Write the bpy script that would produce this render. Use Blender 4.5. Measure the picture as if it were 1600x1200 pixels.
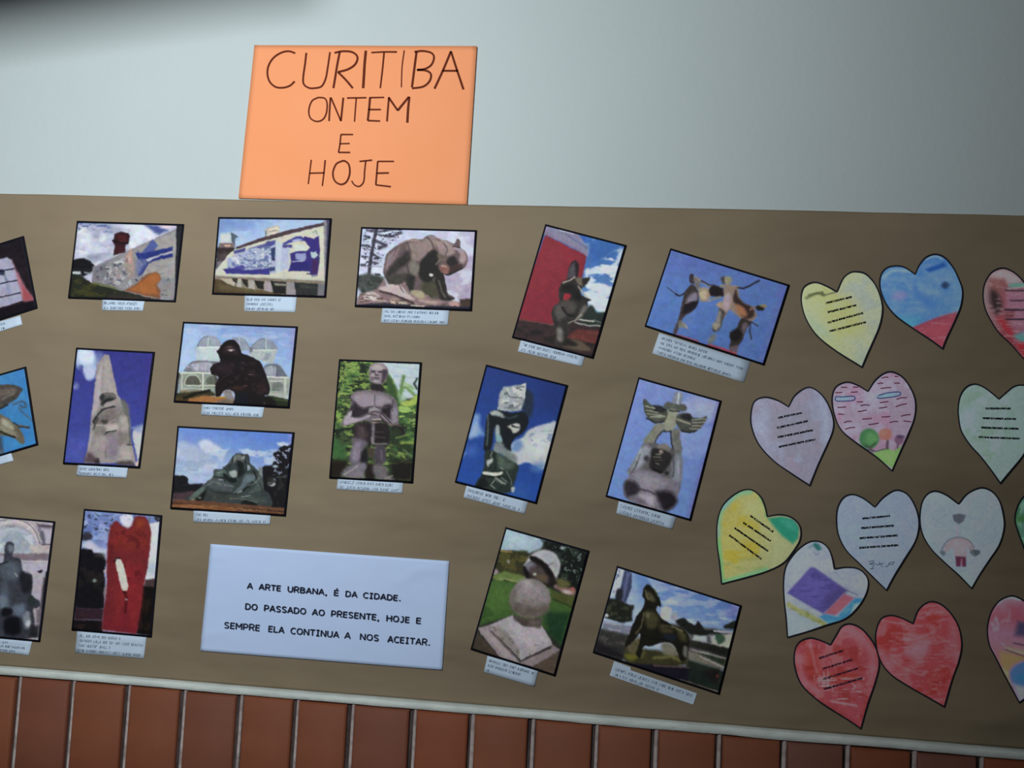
import bpy, math, random
import numpy as np
from mathutils import Matrix, Vector

scene = bpy.context.scene
for o in list(bpy.data.objects):
    bpy.data.objects.remove(o, do_unlink=True)
COL = scene.collection

# ------------------------------------------------------------------ camera
FPX = 1350.0                       # focal length for a 1600 px wide frame
CAM_D, CAM_Z = 1.065, 1.50         # distance from the wall, height above the floor
dX = np.array([13179., 565., -1350.]); dX /= np.linalg.norm(dX)
dZ = np.array([991., -20000., 1350.]); dZ -= dZ.dot(dX) * dX; dZ /= np.linalg.norm(dZ)
dY = np.cross(dZ, dX)
cam_data = bpy.data.cameras.new('camera')
cam_data.sensor_width = 36.0
cam_data.lens = FPX / 1600.0 * 36.0
cam_data.clip_start = 0.02
cam = bpy.data.objects.new('camera', cam_data)
COL.objects.link(cam)
R3 = Matrix(((dX[0], -dX[1], -dX[2]), (dY[0], -dY[1], -dY[2]), (dZ[0], -dZ[1], -dZ[2])))
cam.matrix_world = Matrix.Translation((0, -CAM_D, CAM_Z)) @ R3.to_4x4()
scene.camera = cam

# ------------------------------------------------------------------ world, lights, exposure
world = bpy.data.worlds.new('world'); scene.world = world
world.use_nodes = True
world.node_tree.nodes['Background'].inputs['Color'].default_value = (0.62, 0.68, 0.78, 1)
world.node_tree.nodes['Background'].inputs['Strength'].default_value = 0.03

def area(name, loc, target, sx, sy, power, color):
    l = bpy.data.lights.new(name, 'AREA'); l.shape = 'RECTANGLE'
    l.size = sx; l.size_y = sy; l.energy = power; l.color = color
    o = bpy.data.objects.new(name, l); COL.objects.link(o)
    o.location = loc
    o.rotation_euler = (Vector(target) - Vector(loc)).to_track_quat('-Z', 'Y').to_euler()
    return o
area('assumed_area_light', (-0.36, -1.12, 1.862), (-0.988, 0.0, 2.113), 0.195, 0.297, 17.0, (0.86, 0.955, 1.0))  # assumed light behind the camera, not a window; placed to fit the wall's falloff

scene.view_settings.view_transform = 'Standard'
scene.view_settings.look = 'None'
scene.view_settings.gamma = 1.0
scene.view_settings.use_curve_mapping = False
scene.view_settings.exposure = 0.0

# light level that falls on the board (used only to turn an observed colour of a whole print into
# the reflectance of that print: one constant per thing); coefficients over x/1600, y/1200
LC = np.array([[0.116, 0.4375, -0.163, -1.9656, 0.2674, -0.9105], [0.2208, 0.4424, -0.1639, -1.9676, 0.262, -0.9073], [0.266, 0.4369, -0.1633, -1.9587, 0.2657, -0.9063]])
def level(px, py):
    u, v = px / 1600.0, py / 1200.0
    return np.exp(LC @ np.array([1, u, v, u*u, u*v, v*v]))

# ------------------------------------------------------------------ helpers
def wall_pt(x, y, d=0.0):
    """point on the plane d metres in front of the wall that is seen at pixel x, y"""
    x = np.asarray(x, float); y = np.asarray(y, float)
    r = np.stack([(x-800)/FPX, (y-600)/FPX, np.ones_like(x)], -1)
    w = np.stack([r@dX, r@dY, r@dZ], -1)
    t = (CAM_D - d) / w[..., 1]
    p = w * t[..., None]
    p[..., 1] -= CAM_D; p[..., 2] += CAM_Z
    return p

def lin(c):
    c = np.asarray(c, float) / 255.0
    return np.where(c <= 0.04045, c/12.92, ((c+0.055)/1.055)**2.4)
def hexc(s):
    return np.array([int(s[i:i+2], 16) for i in (0, 2, 4)], float)

def mesh_obj(name, verts, faces, mat, parent=None, origin=(0, 0, 0), colors=None, smooth=False, kind=None):
    v = np.asarray(verts, float).reshape(-1, 3) - np.asarray(origin, float)
    me = bpy.data.meshes.new(name)
    faces = np.asarray(faces, dtype=object) if not isinstance(faces, np.ndarray) else faces
    if isinstance(faces, np.ndarray) and faces.dtype != object and faces.ndim == 2:
        n = len(faces); k = faces.shape[1]
        me.vertices.add(len(v)); me.vertices.foreach_set('co', v.astype(np.float32).ravel())
        me.loops.add(n*k); me.loops.foreach_set('vertex_index', faces.astype(np.int32).ravel())
        me.polygons.add(n); me.polygons.foreach_set('loop_start', np.arange(0, n*k, k, dtype=np.int32))
        me.update(calc_edges=True)
    else:
        me.from_pydata([tuple(p) for p in v], [], [tuple(int(i) for i in f) for f in faces])
        me.update()
    if colors is not None:
        a = me.color_attributes.new('print', 'FLOAT_COLOR', 'POINT')
        c = np.ones((len(v), 4), np.float32); c[:, :3] = colors
        a.data.foreach_set('color', c.ravel())
    if smooth: me.polygons.foreach_set('use_smooth', [True]*len(me.polygons))
    me.validate()
    o = bpy.data.objects.new(name, me); COL.objects.link(o)
    me.materials.append(mat)
    if parent: o.parent = parent
    if kind: o['kind'] = kind
    return o

def thing(name, label, cat, loc, group=None):
    o = bpy.data.objects.new(name, None); COL.objects.link(o)
    o.empty_display_size = 0.02
    o.location = loc; o['label'] = label; o['category'] = cat
    if group: o['group'] = group
    return o

def grid_faces(nu, nv, off=0):
    i, j = np.meshgrid(np.arange(nu-1), np.arange(nv-1), indexing='ij')
    a = off + i*nv + j
    return np.stack([a, a+nv, a+nv+1, a+1], -1).reshape(-1, 4)

def _hash(ix, iy, s):
    n = (ix.astype(np.int64)*374761393 + iy.astype(np.int64)*668265263 + s*1442695041) & 0x7fffffff
    n = ((n ^ (n >> 13)) * 1274126177) & 0x7fffffff
    return ((n ^ (n >> 16)) & 0xffff) / 65535.0
def vnoise(x, y, s=0):
    ix, iy = np.floor(x), np.floor(y); fx, fy = x-ix, y-iy
    fx = fx*fx*(3-2*fx); fy = fy*fy*(3-2*fy)
    a = _hash(ix, iy, s); b = _hash(ix+1, iy, s); c = _hash(ix, iy+1, s); d = _hash(ix+1, iy+1, s)
    return (a*(1-fx)+b*fx)*(1-fy) + (c*(1-fx)+d*fx)*fy
def fbm(x, y, s=0, o=4):
    r = 0; a = 0.5; t = 0
    for k in range(o):
        r = r + a*vnoise(x*2**k + 17*k, y*2**k + 31*k, s+k); t += a; a *= 0.55
    return r/t

def pts(s):
    return np.array([float(t) for t in s.replace(',', ' ').split()]).reshape(-1, 2)
def catmull(p, closed=True, n=8):
    p = np.asarray(p, float)
    q = np.vstack([p[-1], p, p[0], p[1]]) if closed else np.vstack([2*p[0]-p[1], p, 2*p[-1]-p[-2]])
    out = []
    for i in range(1, len(q)-2):
        for k in range(n):
            t = k/n
            out.append(0.5*((2*q[i]) + (-q[i-1]+q[i+1])*t + (2*q[i-1]-5*q[i]+4*q[i+1]-q[i+2])*t*t
                            + (-q[i-1]+3*q[i]-3*q[i+1]+q[i+2])*t**3))
    if not closed: out.append(p[-1])
    return np.array(out)

def seg_dist(X, Y, a, b):
    d = b-a; L = max(d@d, 1e-9)
    t = np.clip(((X-a[0])*d[0] + (Y-a[1])*d[1])/L, 0, 1)
    return np.hypot(X-a[0]-t*d[0], Y-a[1]-t*d[1])

# ------------------------------------------------------------------ painting of flat prints
class Paint:
    """colours of the points of one flat sheet; coordinates X, Y run over the sheet"""
    def __init__(s, X, Y, seed=0):
        s.X, s.Y, s.seed = X, Y, seed
        s.C = np.zeros(X.shape+(3,))
    def mix(s, col, a):
        col = hexc(col) if isinstance(col, str) else col
        s.C = s.C*(1-a[..., None]) + col*a[..., None]
    def F(s, c): s.C[:] = hexc(c)
    def G(s, x0, y0, x1, y1, *cs):                    # gradient through any number of colours
        d = np.array([x1-x0, y1-y0]); t = ((s.X-x0)*d[0]+(s.Y-y0)*d[1])/(d@d)
        t = np.clip(t, 0, 1)*(len(cs)-1)
        cc = np.array([hexc(c) for c in cs]); i = np.minimum(t.astype(int), len(cs)-2); f = (t-i)[..., None]
        s.C = cc[i]*(1-f) + cc[i+1]*f
    def mask(s, P, soft=7, sm=0):
        P = pts(P) if isinstance(P, str) else P
        if sm: P = catmull(P)
        m = 8*soft
        inside = np.zeros(s.X.shape, bool); dist = np.full(s.X.shape, 1e9)
        sel = (s.X > P[:, 0].min()-m) & (s.X < P[:, 0].max()+m) & (s.Y > P[:, 1].min()-m) & (s.Y < P[:, 1].max()+m)
        x, y = s.X[sel], s.Y[sel]
        if x.size == 0: return np.zeros(s.X.shape)
        ins = np.zeros(x.shape, bool); ds = np.full(x.shape, 1e9)
        for k in range(len(P)):
            a, b = P[k], P[(k+1) % len(P)]
            ds = np.minimum(ds, seg_dist(x, y, a, b))
            if a[1] != b[1]:
                c = ((a[1] > y) != (b[1] > y)) & (x < (b[0]-a[0])*(y-a[1])/(b[1]-a[1])+a[0])
                ins ^= c
        sd = np.where(ins, -ds, ds)
        out = np.zeros(s.X.shape); out[sel] = np.clip(0.5 - sd/(2*soft), 0, 1)
        return out
    def P(s, c, P, soft=7, sm=0, a=1.0): s.mix(c, s.mask(P, soft, sm)*a)
    def B(s, c, P, soft=8, a=1.0): s.mix(c, s.mask(P, soft, 1)*a)
    def E(s, c, cx, cy, rx, ry, ang=0, soft=8, a=1.0):
        t = math.radians(ang); x = (s.X-cx)*math.cos(t)+(s.Y-cy)*math.sin(t); y = -(s.X-cx)*math.sin(t)+(s.Y-cy)*math.cos(t)
        r = np.sqrt((x/rx)**2+(y/ry)**2)
        s.mix(c, np.clip(0.5-(r-1)*min(rx, ry)/(2*soft), 0, 1)*a)
    def L(s, c, w, P, soft=5, sm=0, a=1.0):
        P = pts(P)
        if sm: P = catmull(P, False)
        m = w+4*soft; al = np.zeros(s.X.shape)
        sel = (s.X > P[:, 0].min()-m) & (s.X < P[:, 0].max()+m) & (s.Y > P[:, 1].min()-m) & (s.Y < P[:, 1].max()+m)
        x, y = s.X[sel], s.Y[sel]; d = np.full(x.shape, 1e9)
        for k in range(len(P)-1): d = np.minimum(d, seg_dist(x, y, P[k], P[k+1]))
        al[sel] = np.clip(0.5-(d-w/2)/(2*soft), 0, 1)*a
        s.mix(c, al)
    def K(s, c, sx, sy, th, w=0.12, poly=None, a=1.0, seed=0):   # noise patches of a colour inside a region
        n = fbm(s.X/sx, s.Y/sy, s.seed+seed)
        al = np.clip((n-th)/w, 0, 1)*a
        if poly is not None: al = al*s.mask(poly, 12)
        s.mix(c, al)
    def N(s, amp, sc, sy=None, seed=5):
        n = fbm(s.X/sc, s.Y/(sy or sc), s.seed+seed, 3)-0.5
        s.C = np.clip(s.C*(1+amp*2*n[..., None]), 0, 255)

def _grain(s, x, y):
    # darker prints carry more visible modelling; small chroma shifts as in a cheap print
    lum = s.C.mean(-1)/255.0
    a = fbm(x/7.0, y/7.0, s.seed+400, 3)-0.5; b = fbm(x/2.6, y/2.6, s.seed+500, 2)-0.5
    k = np.clip(1.25-lum*1.35, 0.12, 1.0)
    sat = (s.C.max(-1)-s.C.min(-1))/np.maximum(s.C.max(-1), 20)
    k = k*np.clip(1.15-1.1*sat, 0.25, 1.0)
    m = 1 + k*(0.34*a + 0.22*b)
    s.C = 262*(np.clip(s.C, 0, 255)*m[..., None]/262)**1.07
    s.mute(0.13)
    for i in range(3):
        s.C[..., i] *= 1 + 0.05*(fbm(x/6.0, y/5.0, s.seed+600+i*40, 2)-0.5)*2
    s.C = np.clip(s.C, 2, 255)
Paint.grain = _grain
def _mute(s, t):
    l = (s.C@np.array([0.3, 0.59, 0.11]))[..., None]
    s.C = np.clip(s.C*(1-t)+l*t, 2, 255)
Paint.mute = _mute
def run(paint, spec):
    for op in spec: getattr(paint, op[0])(*op[1], **(op[2] if len(op) > 2 else {}))
def op(name):
    return lambda *a, **k: (name, a, k)
F, G, P, B, E, L, K, N = [op(n) for n in 'FGPBELKN']

# ------------------------------------------------------------------ materials
def mat(name, color=(0.5, 0.5, 0.5), rough=0.7, spec=0.3, attr=False, bump=None, noise=None):
    m = bpy.data.materials.new(name); m.use_nodes = True
    nt = m.node_tree; bs = nt.nodes['Principled BSDF']
    bs.inputs['Roughness'].default_value = rough
    bs.inputs['Specular IOR Level'].default_value = spec
    bs.inputs['Base Color'].default_value = (*color, 1)
    tc = nt.nodes.new('ShaderNodeTexCoord')
    if attr:
        a = nt.nodes.new('ShaderNodeAttribute'); a.attribute_name = 'print'
        nt.links.new(a.outputs['Color'], bs.inputs['Base Color'])
    if noise:                                       # (scale, mapping scale, colour a, colour b)
        sc, ms, ca, cb = noise
        mp = nt.nodes.new('ShaderNodeMapping'); mp.inputs['Scale'].default_value = ms
        nz = nt.nodes.new('ShaderNodeTexNoise'); nz.inputs['Scale'].default_value = sc; nz.inputs['Detail'].default_value = 5
        rp = nt.nodes.new('ShaderNodeValToRGB')
        rp.color_ramp.elements[0].position = 0.34; rp.color_ramp.elements[0].color = (*ca, 1)
        rp.color_ramp.elements[1].position = 0.66; rp.color_ramp.elements[1].color = (*cb, 1)
        nt.links.new(tc.outputs['Object'], mp.inputs['Vector']); nt.links.new(mp.outputs[0], nz.inputs['Vector'])
        nt.links.new(nz.outputs[0], rp.inputs[0]); nt.links.new(rp.outputs[0], bs.inputs['Base Color'])
    if bump:                                        # (scale, mapping scale, strength, distance)
        sc, ms, st, di = bump[:4]
        mp = nt.nodes.new('ShaderNodeMapping'); mp.inputs['Scale'].default_value = ms
        nz = nt.nodes.new('ShaderNodeTexNoise'); nz.inputs['Scale'].default_value = sc; nz.inputs['Detail'].default_value = bump[4] if len(bump) > 4 else 6
        bp = nt.nodes.new('ShaderNodeBump'); bp.inputs['Strength'].default_value = st; bp.inputs['Distance'].default_value = di
        nt.links.new(tc.outputs['Object'], mp.inputs['Vector']); nt.links.new(mp.outputs[0], nz.inputs['Vector'])
        nt.links.new(nz.outputs[0], bp.inputs['Height']); nt.links.new(bp.outputs[0], bs.inputs['Normal'])
    return m

M_WALL = mat('wall_paint', rough=0.75, spec=0.2, noise=(3.0, (1, 1, 1), (0.505, 0.545, 0.535), (0.53, 0.565, 0.555)),
             bump=(90, (1, 1, 1), 0.16, 0.003))
M_KRAFT = mat('kraft_paper', rough=0.8, spec=0.2, noise=(3.6, (0.7, 1, 1.8), (0.215, 0.158, 0.100), (0.272, 0.203, 0.130)),
              bump=(5.5, (0.6, 1, 1.5), 1.0, 0.028, 2.7))
M_PRINT = mat('printed_photo', rough=0.6, spec=0.12, attr=True)
M_CRAYON = mat('crayoned_paper', rough=0.9, spec=0.05, attr=True)
M_CARD = mat('black_card', (0.009, 0.009, 0.015), 0.8, 0.08)
M_ORANGE = mat('orange_card', rough=0.7, spec=0.1, noise=(6.0, (1, 1, 1), (0.90, 0.318, 0.135), (0.92, 0.345, 0.160)))
M_ORANGE_EDGE = mat('orange_card_edge', (0.72, 0.12, 0.14), 0.7, 0.1)
M_MARKER = mat('brown_marker', (0.13, 0.022, 0.008), 0.7, 0.1)
M_WHITE = mat('white_paper', rough=0.8, spec=0.15, noise=(7.0, (1, 1, 1), (0.56, 0.67, 0.92), (0.60, 0.70, 0.94)))
M_LABEL = mat('caption_paper', rough=0.8, spec=0.15, noise=(25.0, (1, 1, 1), (0.55, 0.64, 0.76), (0.60, 0.68, 0.79)))
M_TYPE = mat('printed_ink', (0.03, 0.035, 0.06), 0.7, 0.1)
M_FAINT = mat('grey_ink', (0.33, 0.39, 0.49), 0.8, 0.1)
M_PEN = mat('black_pen', (0.018, 0.02, 0.03), 0.6, 0.2)
M_PENCIL = mat('graphite_pencil', (0.20, 0.22, 0.28), 0.6, 0.2)
M_PURPLEPEN = mat('purple_pen', (0.10, 0.04, 0.10), 0.6, 0.2)
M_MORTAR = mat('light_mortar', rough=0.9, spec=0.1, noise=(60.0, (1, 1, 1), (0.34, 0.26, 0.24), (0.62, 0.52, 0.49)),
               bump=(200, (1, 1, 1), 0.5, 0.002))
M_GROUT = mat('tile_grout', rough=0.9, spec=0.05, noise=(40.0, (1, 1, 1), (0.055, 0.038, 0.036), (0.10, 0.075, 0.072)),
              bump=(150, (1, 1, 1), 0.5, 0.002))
M_PLASTER = mat('white_plaster', rough=0.85, spec=0.1, noise=(30.0, (1, 1, 2), (0.58, 0.60, 0.55), (0.70, 0.72, 0.66)),
                bump=(60, (1, 1, 2), 0.5, 0.003))
M_FLOOR = mat('floor_tile', rough=0.6, spec=0.3, noise=(4.0, (1, 1, 1), (0.20, 0.10, 0.07), (0.24, 0.13, 0.09)))
M_WOOD = mat('dark_red_wood', rough=0.6, spec=0.3, noise=(8.0, (1, 10, 10), (0.06, 0.018, 0.012), (0.10, 0.03, 0.02)))

def tile_mat(k):
    c = [(0.225, 0.070, 0.034), (0.200, 0.066, 0.038), (0.235, 0.066, 0.030), (0.195, 0.074, 0.052)][k]
    return mat('terracotta_tile', rough=0.62, spec=0.16,
               noise=(9.0, (1, 1, 1.5), tuple(v*0.86 for v in c), tuple(v*1.14 for v in c)), bump=(30, (1, 1, 1), 0.12, 0.002))
M_TILES = [tile_mat(k) for k in range(4)]

# ------------------------------------------------------------------ the setting
X0, X1 = -2.6, 2.4
Z_TRIM_T = float(wall_pt(800, 1040+0.0811*800)[2])        # top of the plaster strip above the tiles
Z_TRIM_B = Z_TRIM_T - 0.0082
Z_TILE_T = Z_TRIM_B - 0.0005
Z_KRAFT_T = float(wall_pt(740, 319.5)[2])

def box(x0, x1, y0, y1, z0, z1):
    v = [(x0, y0, z0), (x1, y0, z0), (x1, y1, z0), (x0, y1, z0), (x0, y0, z1), (x1, y0, z1), (x1, y1, z1), (x0, y1, z1)]
    f = [(0, 3, 2, 1), (4, 5, 6, 7), (0, 1, 5, 4), (1, 2, 6, 5), (2, 3, 7, 6), (3, 0, 4, 7)]
    return v, f
o = mesh_obj('wall_back', *box(X0, X1, 0.0, 0.15, 0, 3.0), M_WALL, kind='structure')
v, f = box(X0, X1, -3.0, 0.15, -0.1, 0.0)
mesh_obj('floor', v, f, M_FLOOR, kind='structure')

# tiled wainscot: mortar bed with every tile its own part
TILE_TOP = Z_TILE_T
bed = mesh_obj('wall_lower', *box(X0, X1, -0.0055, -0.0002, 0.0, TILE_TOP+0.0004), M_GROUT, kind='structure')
def tile_mesh(w, h, t, r, name, m):
    # plan section with rounded long edges, swept vertically with rounded ends
    prof = [(-w/2, 0.0), (-w/2, t-r), (-w/2+r*0.3, t-r*0.3), (-w/2+r, t), (0, t+0.0004), (w/2-r, t), (w/2-r*0.3, t-r*0.3), (w/2, t-r), (w/2, 0.0)]
    rows = [(0.0, 0.0), (0.0, 1), (r*0.8, 2), (h-r*0.8, 2), (h, 1), (h, 0.0)]
    vs = []
    for z, k in rows:
        for (x, d) in prof:
            dd = d if k == 2 else (min(d, t-r) if k == 1 else 0.0)
            vs.append((x, -dd, z))
    n = len(prof); fs = []
    for i in range(len(rows)-1):
        for j in range(n-1):
            a = i*n+j
            fs.append((a, a+1, a+1+n, a+n)[::-1])
    me = bpy.data.meshes.new(name); me.from_pydata(vs, [], fs); me.update(); me.validate()
    me.polygons.foreach_set('use_smooth', [True]*len(me.polygons))
    me.materials.append(m)
    return me
jx = [37, 120, 206, 292, 380, 467, 552, 648, 739, 832, 930, 1022, 1121, 1222, 1320, 1423, 1527]
joints = [float(wall_pt(x, 1056+.0811*x)[0]) for x in jx]
pitch = (joints[-1]-joints[0])/16
while joints[0] > -1.7: joints.insert(0, joints[0]-pitch)
while joints[-1] < 1.5: joints.append(joints[-1]+pitch)
TH = 0.235; TW = pitch-0.0088
protos = [tile_mesh(TW, TH-0.009, 0.0075, 0.0035, 'tile', m) for m in M_TILES]
rnd = random.Random(4)
for row in range(4):
    for i in range(len(joints)-1):
        w = joints[i+1]-joints[i]
        o = bpy.data.objects.new('tile', protos[rnd.choice((0, 0, 1, 2, 3))])
        COL.objects.link(o); o.parent = bed
        o.location = ((joints[i]+joints[i+1])/2 + 0.0005, -0.0048 + rnd.uniform(-0.0005, 0.0002), TILE_TOP-TH*(row+1)+0.009 - 0.001 - (rnd.uniform(0, 0.0018)))
        o.rotation_euler = (rnd.uniform(-.003, .003), rnd.uniform(-.006, .002), rnd.uniform(-.02, .02))
        o.scale = ((w-0.0088)/TW, 1, 1)

# raised ridge of light mortar along the right side of every joint, a part for each joint
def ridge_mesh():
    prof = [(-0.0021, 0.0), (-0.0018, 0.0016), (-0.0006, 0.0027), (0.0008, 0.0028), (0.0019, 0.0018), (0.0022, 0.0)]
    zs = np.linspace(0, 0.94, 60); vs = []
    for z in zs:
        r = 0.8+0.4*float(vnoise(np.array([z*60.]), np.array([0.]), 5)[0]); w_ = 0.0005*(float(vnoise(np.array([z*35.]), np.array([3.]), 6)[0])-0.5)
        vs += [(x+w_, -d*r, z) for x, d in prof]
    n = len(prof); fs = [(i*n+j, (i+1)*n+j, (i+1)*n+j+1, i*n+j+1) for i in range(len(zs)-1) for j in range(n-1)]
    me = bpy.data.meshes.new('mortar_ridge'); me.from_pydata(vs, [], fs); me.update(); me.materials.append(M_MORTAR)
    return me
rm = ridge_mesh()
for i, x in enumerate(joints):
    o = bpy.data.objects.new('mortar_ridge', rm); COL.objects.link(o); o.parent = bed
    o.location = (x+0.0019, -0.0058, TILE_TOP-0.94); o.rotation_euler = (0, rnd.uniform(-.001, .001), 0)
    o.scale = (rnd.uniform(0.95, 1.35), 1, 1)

# plaster strip: uneven lower edge
n = 500; xs = np.linspace(X0, X1, n); vs = []; rr = fbm(xs*9, xs*0, 3)-0.5
for x, r in zip(xs, rr):
    zt = Z_TRIM_T + 0.0006*math.sin(x*7) + r*0.0008; zb = Z_TRIM_B - 0.0006 + r*0.003
    vs += [(x, 0.0, zt), (x, -0.010, zt), (x, -0.012, zt-0.0015), (x, -0.012, zb+0.0015), (x, -0.010, zb), (x, 0.0, zb)]
i = np.arange(n-1)[:, None]*6; k = np.arange(5)[None, :]
fs = np.stack([i+k, i+k+6, i+k+7, i+k+1], -1).reshape(-1, 4)
mesh_obj('trim_1', vs, fs, M_PLASTER, kind='structure', smooth=False)

# ------------------------------------------------------------------ sheets
def solid(front, nu, nv, back_y):
    """front: (nu*nv,3) grid; closes it with sides and a back at y = back_y"""
    fr = np.asarray(front).reshape(nu, nv, 3)
    ring = [(i, 0) for i in range(nu)] + [(nu-1, j) for j in range(1, nv)] + [(i, nv-1) for i in range(nu-2, -1, -1)] + [(0, j) for j in range(nv-2, 0, -1)]
    rp = np.array([fr[a] for a in ring]); rp[:, 1] = back_y
    base = nu*nv; m = len(ring)
    idx = np.array([a*nv+b for a, b in ring])
    k = np.arange(m); k2 = (k+1) % m
    side = np.stack([idx[k], base+k, base+k2, idx[k2]], -1)
    return np.vstack([fr.reshape(-1, 3), rp]), np.vstack([grid_faces(nu, nv), side]), idx

def quad_grid(q, nu, nv, inset=(0, 0, 0, 0)):
    """q: TL, TR, BR, BL pixels; inset in px: left, top, right, bottom; returns px grid (nu, nv, 2)"""
    TL, TR, BR, BL = [np.array(p, float) for p in q]
    w = (np.linalg.norm(TR-TL)+np.linalg.norm(BR-BL))/2; h = (np.linalg.norm(BL-TL)+np.linalg.norm(BR-TR))/2
    u = np.linspace(inset[0]/w, 1-inset[2]/w, nu)[:, None, None]; t = np.linspace(inset[1]/h, 1-inset[3]/h, nv)[None, :, None]
    return (TL*(1-u)+TR*u)*(1-t) + (BL*(1-u)+BR*u)*t

# kraft paper sheet
kx0, kx1 = -1.55, 1.35; nu, nv = 420, 200
gx, gt = np.meshgrid(np.linspace(kx0, kx1, nu), np.linspace(0, 1, nv), indexing='ij')
ztop = Z_KRAFT_T + 0.0007*np.sin(gx*5.0) + (fbm(gx*6, gx*0+3, 9)-0.5)*0.0016
gz = (Z_TRIM_T+0.0004)*(1-gt) + ztop*gt
rel = 0.0014*fbm(gx*4, gz*9, 2) + 0.0016*fbm(gx*2.2+gz*3, gz*15, 6) + 0.0006*fbm(gx*14+gz*8, gz*34, 7)
gathers = np.exp(-((ztop-gz)/0.018)**2)
rel += gathers*0.0016*(fbm(gx*30+gz*60, gz*5, 12)-0.3)
depth = np.clip(0.0003 + rel*0.72, 0.0002, 0.0026)
front = np.stack([gx, -depth, gz], -1).reshape(-1, 3)
v, f, _ = solid(front, nu, nv, -0.00005)
o = mesh_obj('kraft_paper', v, f, M_KRAFT, smooth=True, origin=(0, 0, Z_TRIM_T))
o.location = (0, 0, Z_TRIM_T)
o['label'] = 'wide brown kraft paper sheet covering the wall above the terracotta tiles'; o['category'] = 'paper'

def base_of(q, d):
    q = np.array(q); lo = q[np.argsort(q[:, 1])[-2:]].mean(0)
    return wall_pt(lo[0], lo[1], d)

def crop(spec):
    """px -> local drawing coordinates; spec = ox, oy, px per unit"""
    return spec

def photo_print(label, q, cr, spec, seed=0, warp=1.7, inset=(2.6, 3.0, 3.0, 2.8), group='bordered photographs of sculptures on the kraft paper'):
    c = np.mean(q, axis=0); lv = level(c[0], c[1])
    org = base_of(q, 0.0030)
    t = thing('photo_print', label, 'photo', org, group)
    nu, nv = 14, 14
    g = quad_grid(q, nu, nv)
    rl = 0.0005*(fbm(g[..., 0]/70., g[..., 1]/70., seed+3)-0.5)
    pp = wall_pt(g[..., 0], g[..., 1], 0.0040); pp[..., 1] -= rl
    v, f, _ = solid(pp.reshape(-1, 3), nu, nv, -0.0030)
    mesh_obj('border', v, f, M_CARD, t, org, smooth=False)
    w = np.linalg.norm(np.subtract(q[1], q[0])); h = np.linalg.norm(np.subtract(q[3], q[0]))
    nu, nv = int(w/1.15), int(h/1.15)
    g = quad_grid(q, nu, nv, inset)
    ox, oy, sc = cr
    wx = (fbm(g[..., 0]/4.5, g[..., 1]/4.5, seed+200, 2)-0.5)*warp; wy = (fbm(g[..., 0]/4.5, g[..., 1]/4.5, seed+300, 2)-0.5)*warp
    pa = Paint((g[..., 0]+wx-ox)/sc, (g[..., 1]+wy-oy)/sc, seed)
    run(pa, spec)
    pa.grain(g[..., 0], g[..., 1])
    alb = np.clip(lin(pa.C)/lv, 0.004, 0.95)
    pp = wall_pt(g[..., 0], g[..., 1], 0.0043)
    rl = 0.0005*(fbm(g[..., 0]/70., g[..., 1]/70., seed+3)-0.5); pp[..., 1] -= rl
    v, f, idx = solid(pp.reshape(-1, 3), nu, nv, -0.0038)
    al = alb.reshape(-1, 3)
    mesh_obj('picture', v, f, M_PRINT, t, org, colors=np.vstack([al, al[idx]]), smooth=False)
    return t

# ------------------------------------------------------------------ ink: flat ribbons a hair above the sheet
class Ink:
    def __init__(s, d): s.v = []; s.f = []; s.d = d
    def ribbon(s, p, w, w2=None):
        p = np.asarray(p, float)
        if len(p) < 2: return
        t = np.gradient(p, axis=0); t /= np.maximum(np.linalg.norm(t, axis=1), 1e-9)[:, None]
        nrm = np.stack([-t[:, 1], t[:, 0]], -1)
        ww = np.linspace(w, w if w2 is None else w2, len(p))[:, None]/2
        b = len(s.v)
        for a, c in zip(p+nrm*ww, p-nrm*ww): s.v += [a, c]
        for i in range(len(p)-1): s.f.append((b+2*i, b+2*i+1, b+2*i+3, b+2*i+2))
    def build(s, name, m, parent, org, kind=None):
        v = np.array(s.v); n = len(v)
        top = wall_pt(v[:, 0], v[:, 1], s.d)
        return mesh_obj(name, top, np.array(s.f, int), m, parent, org, kind=kind)

def scribble(ink, rnd, x0, y0, x1, y1, h, w, gap=(4, 9), space=0.7, slant=0.0, dens=3):
    """a row of illegible small lettering from (x0, y0) to (x1, y1) on the base line, h high"""
    d = np.array([x1-x0, y1-y0], float); Ln = np.linalg.norm(d); d /= Ln; up = np.array([d[1], -d[0]])
    s = 0.0; letters = rnd.randint(*gap); cw = h*0.62
    while s < Ln-cw*0.6:
        o = np.array([x0, y0])+d*s
        P_ = lambda a, b: o + d*(a*cw*0.78 + slant*b*h) + up*(b*h)
        for _ in range(dens):
            k = rnd.random()
            if k < 0.35:
                a = rnd.choice((0.05, 0.5, 0.95)); ink.ribbon([P_(a, 0), P_(a, 1)], w)
            elif k < 0.65:
                b = rnd.choice((0, 0.5, 1)); ink.ribbon([P_(0, b), P_(1, b)], w)
            elif k < 0.8:
                ink.ribbon([P_(0, 0), P_(1, 1)], w)
            else:
                ink.ribbon([P_(0.9, 0.85), P_(0.45, 1), P_(0.05, 0.5), P_(0.45, 0), P_(0.9, 0.15)], w)
        s += cw; letters -= 1
        if letters <= 0: s += h*space; letters = rnd.randint(*gap)

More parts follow.
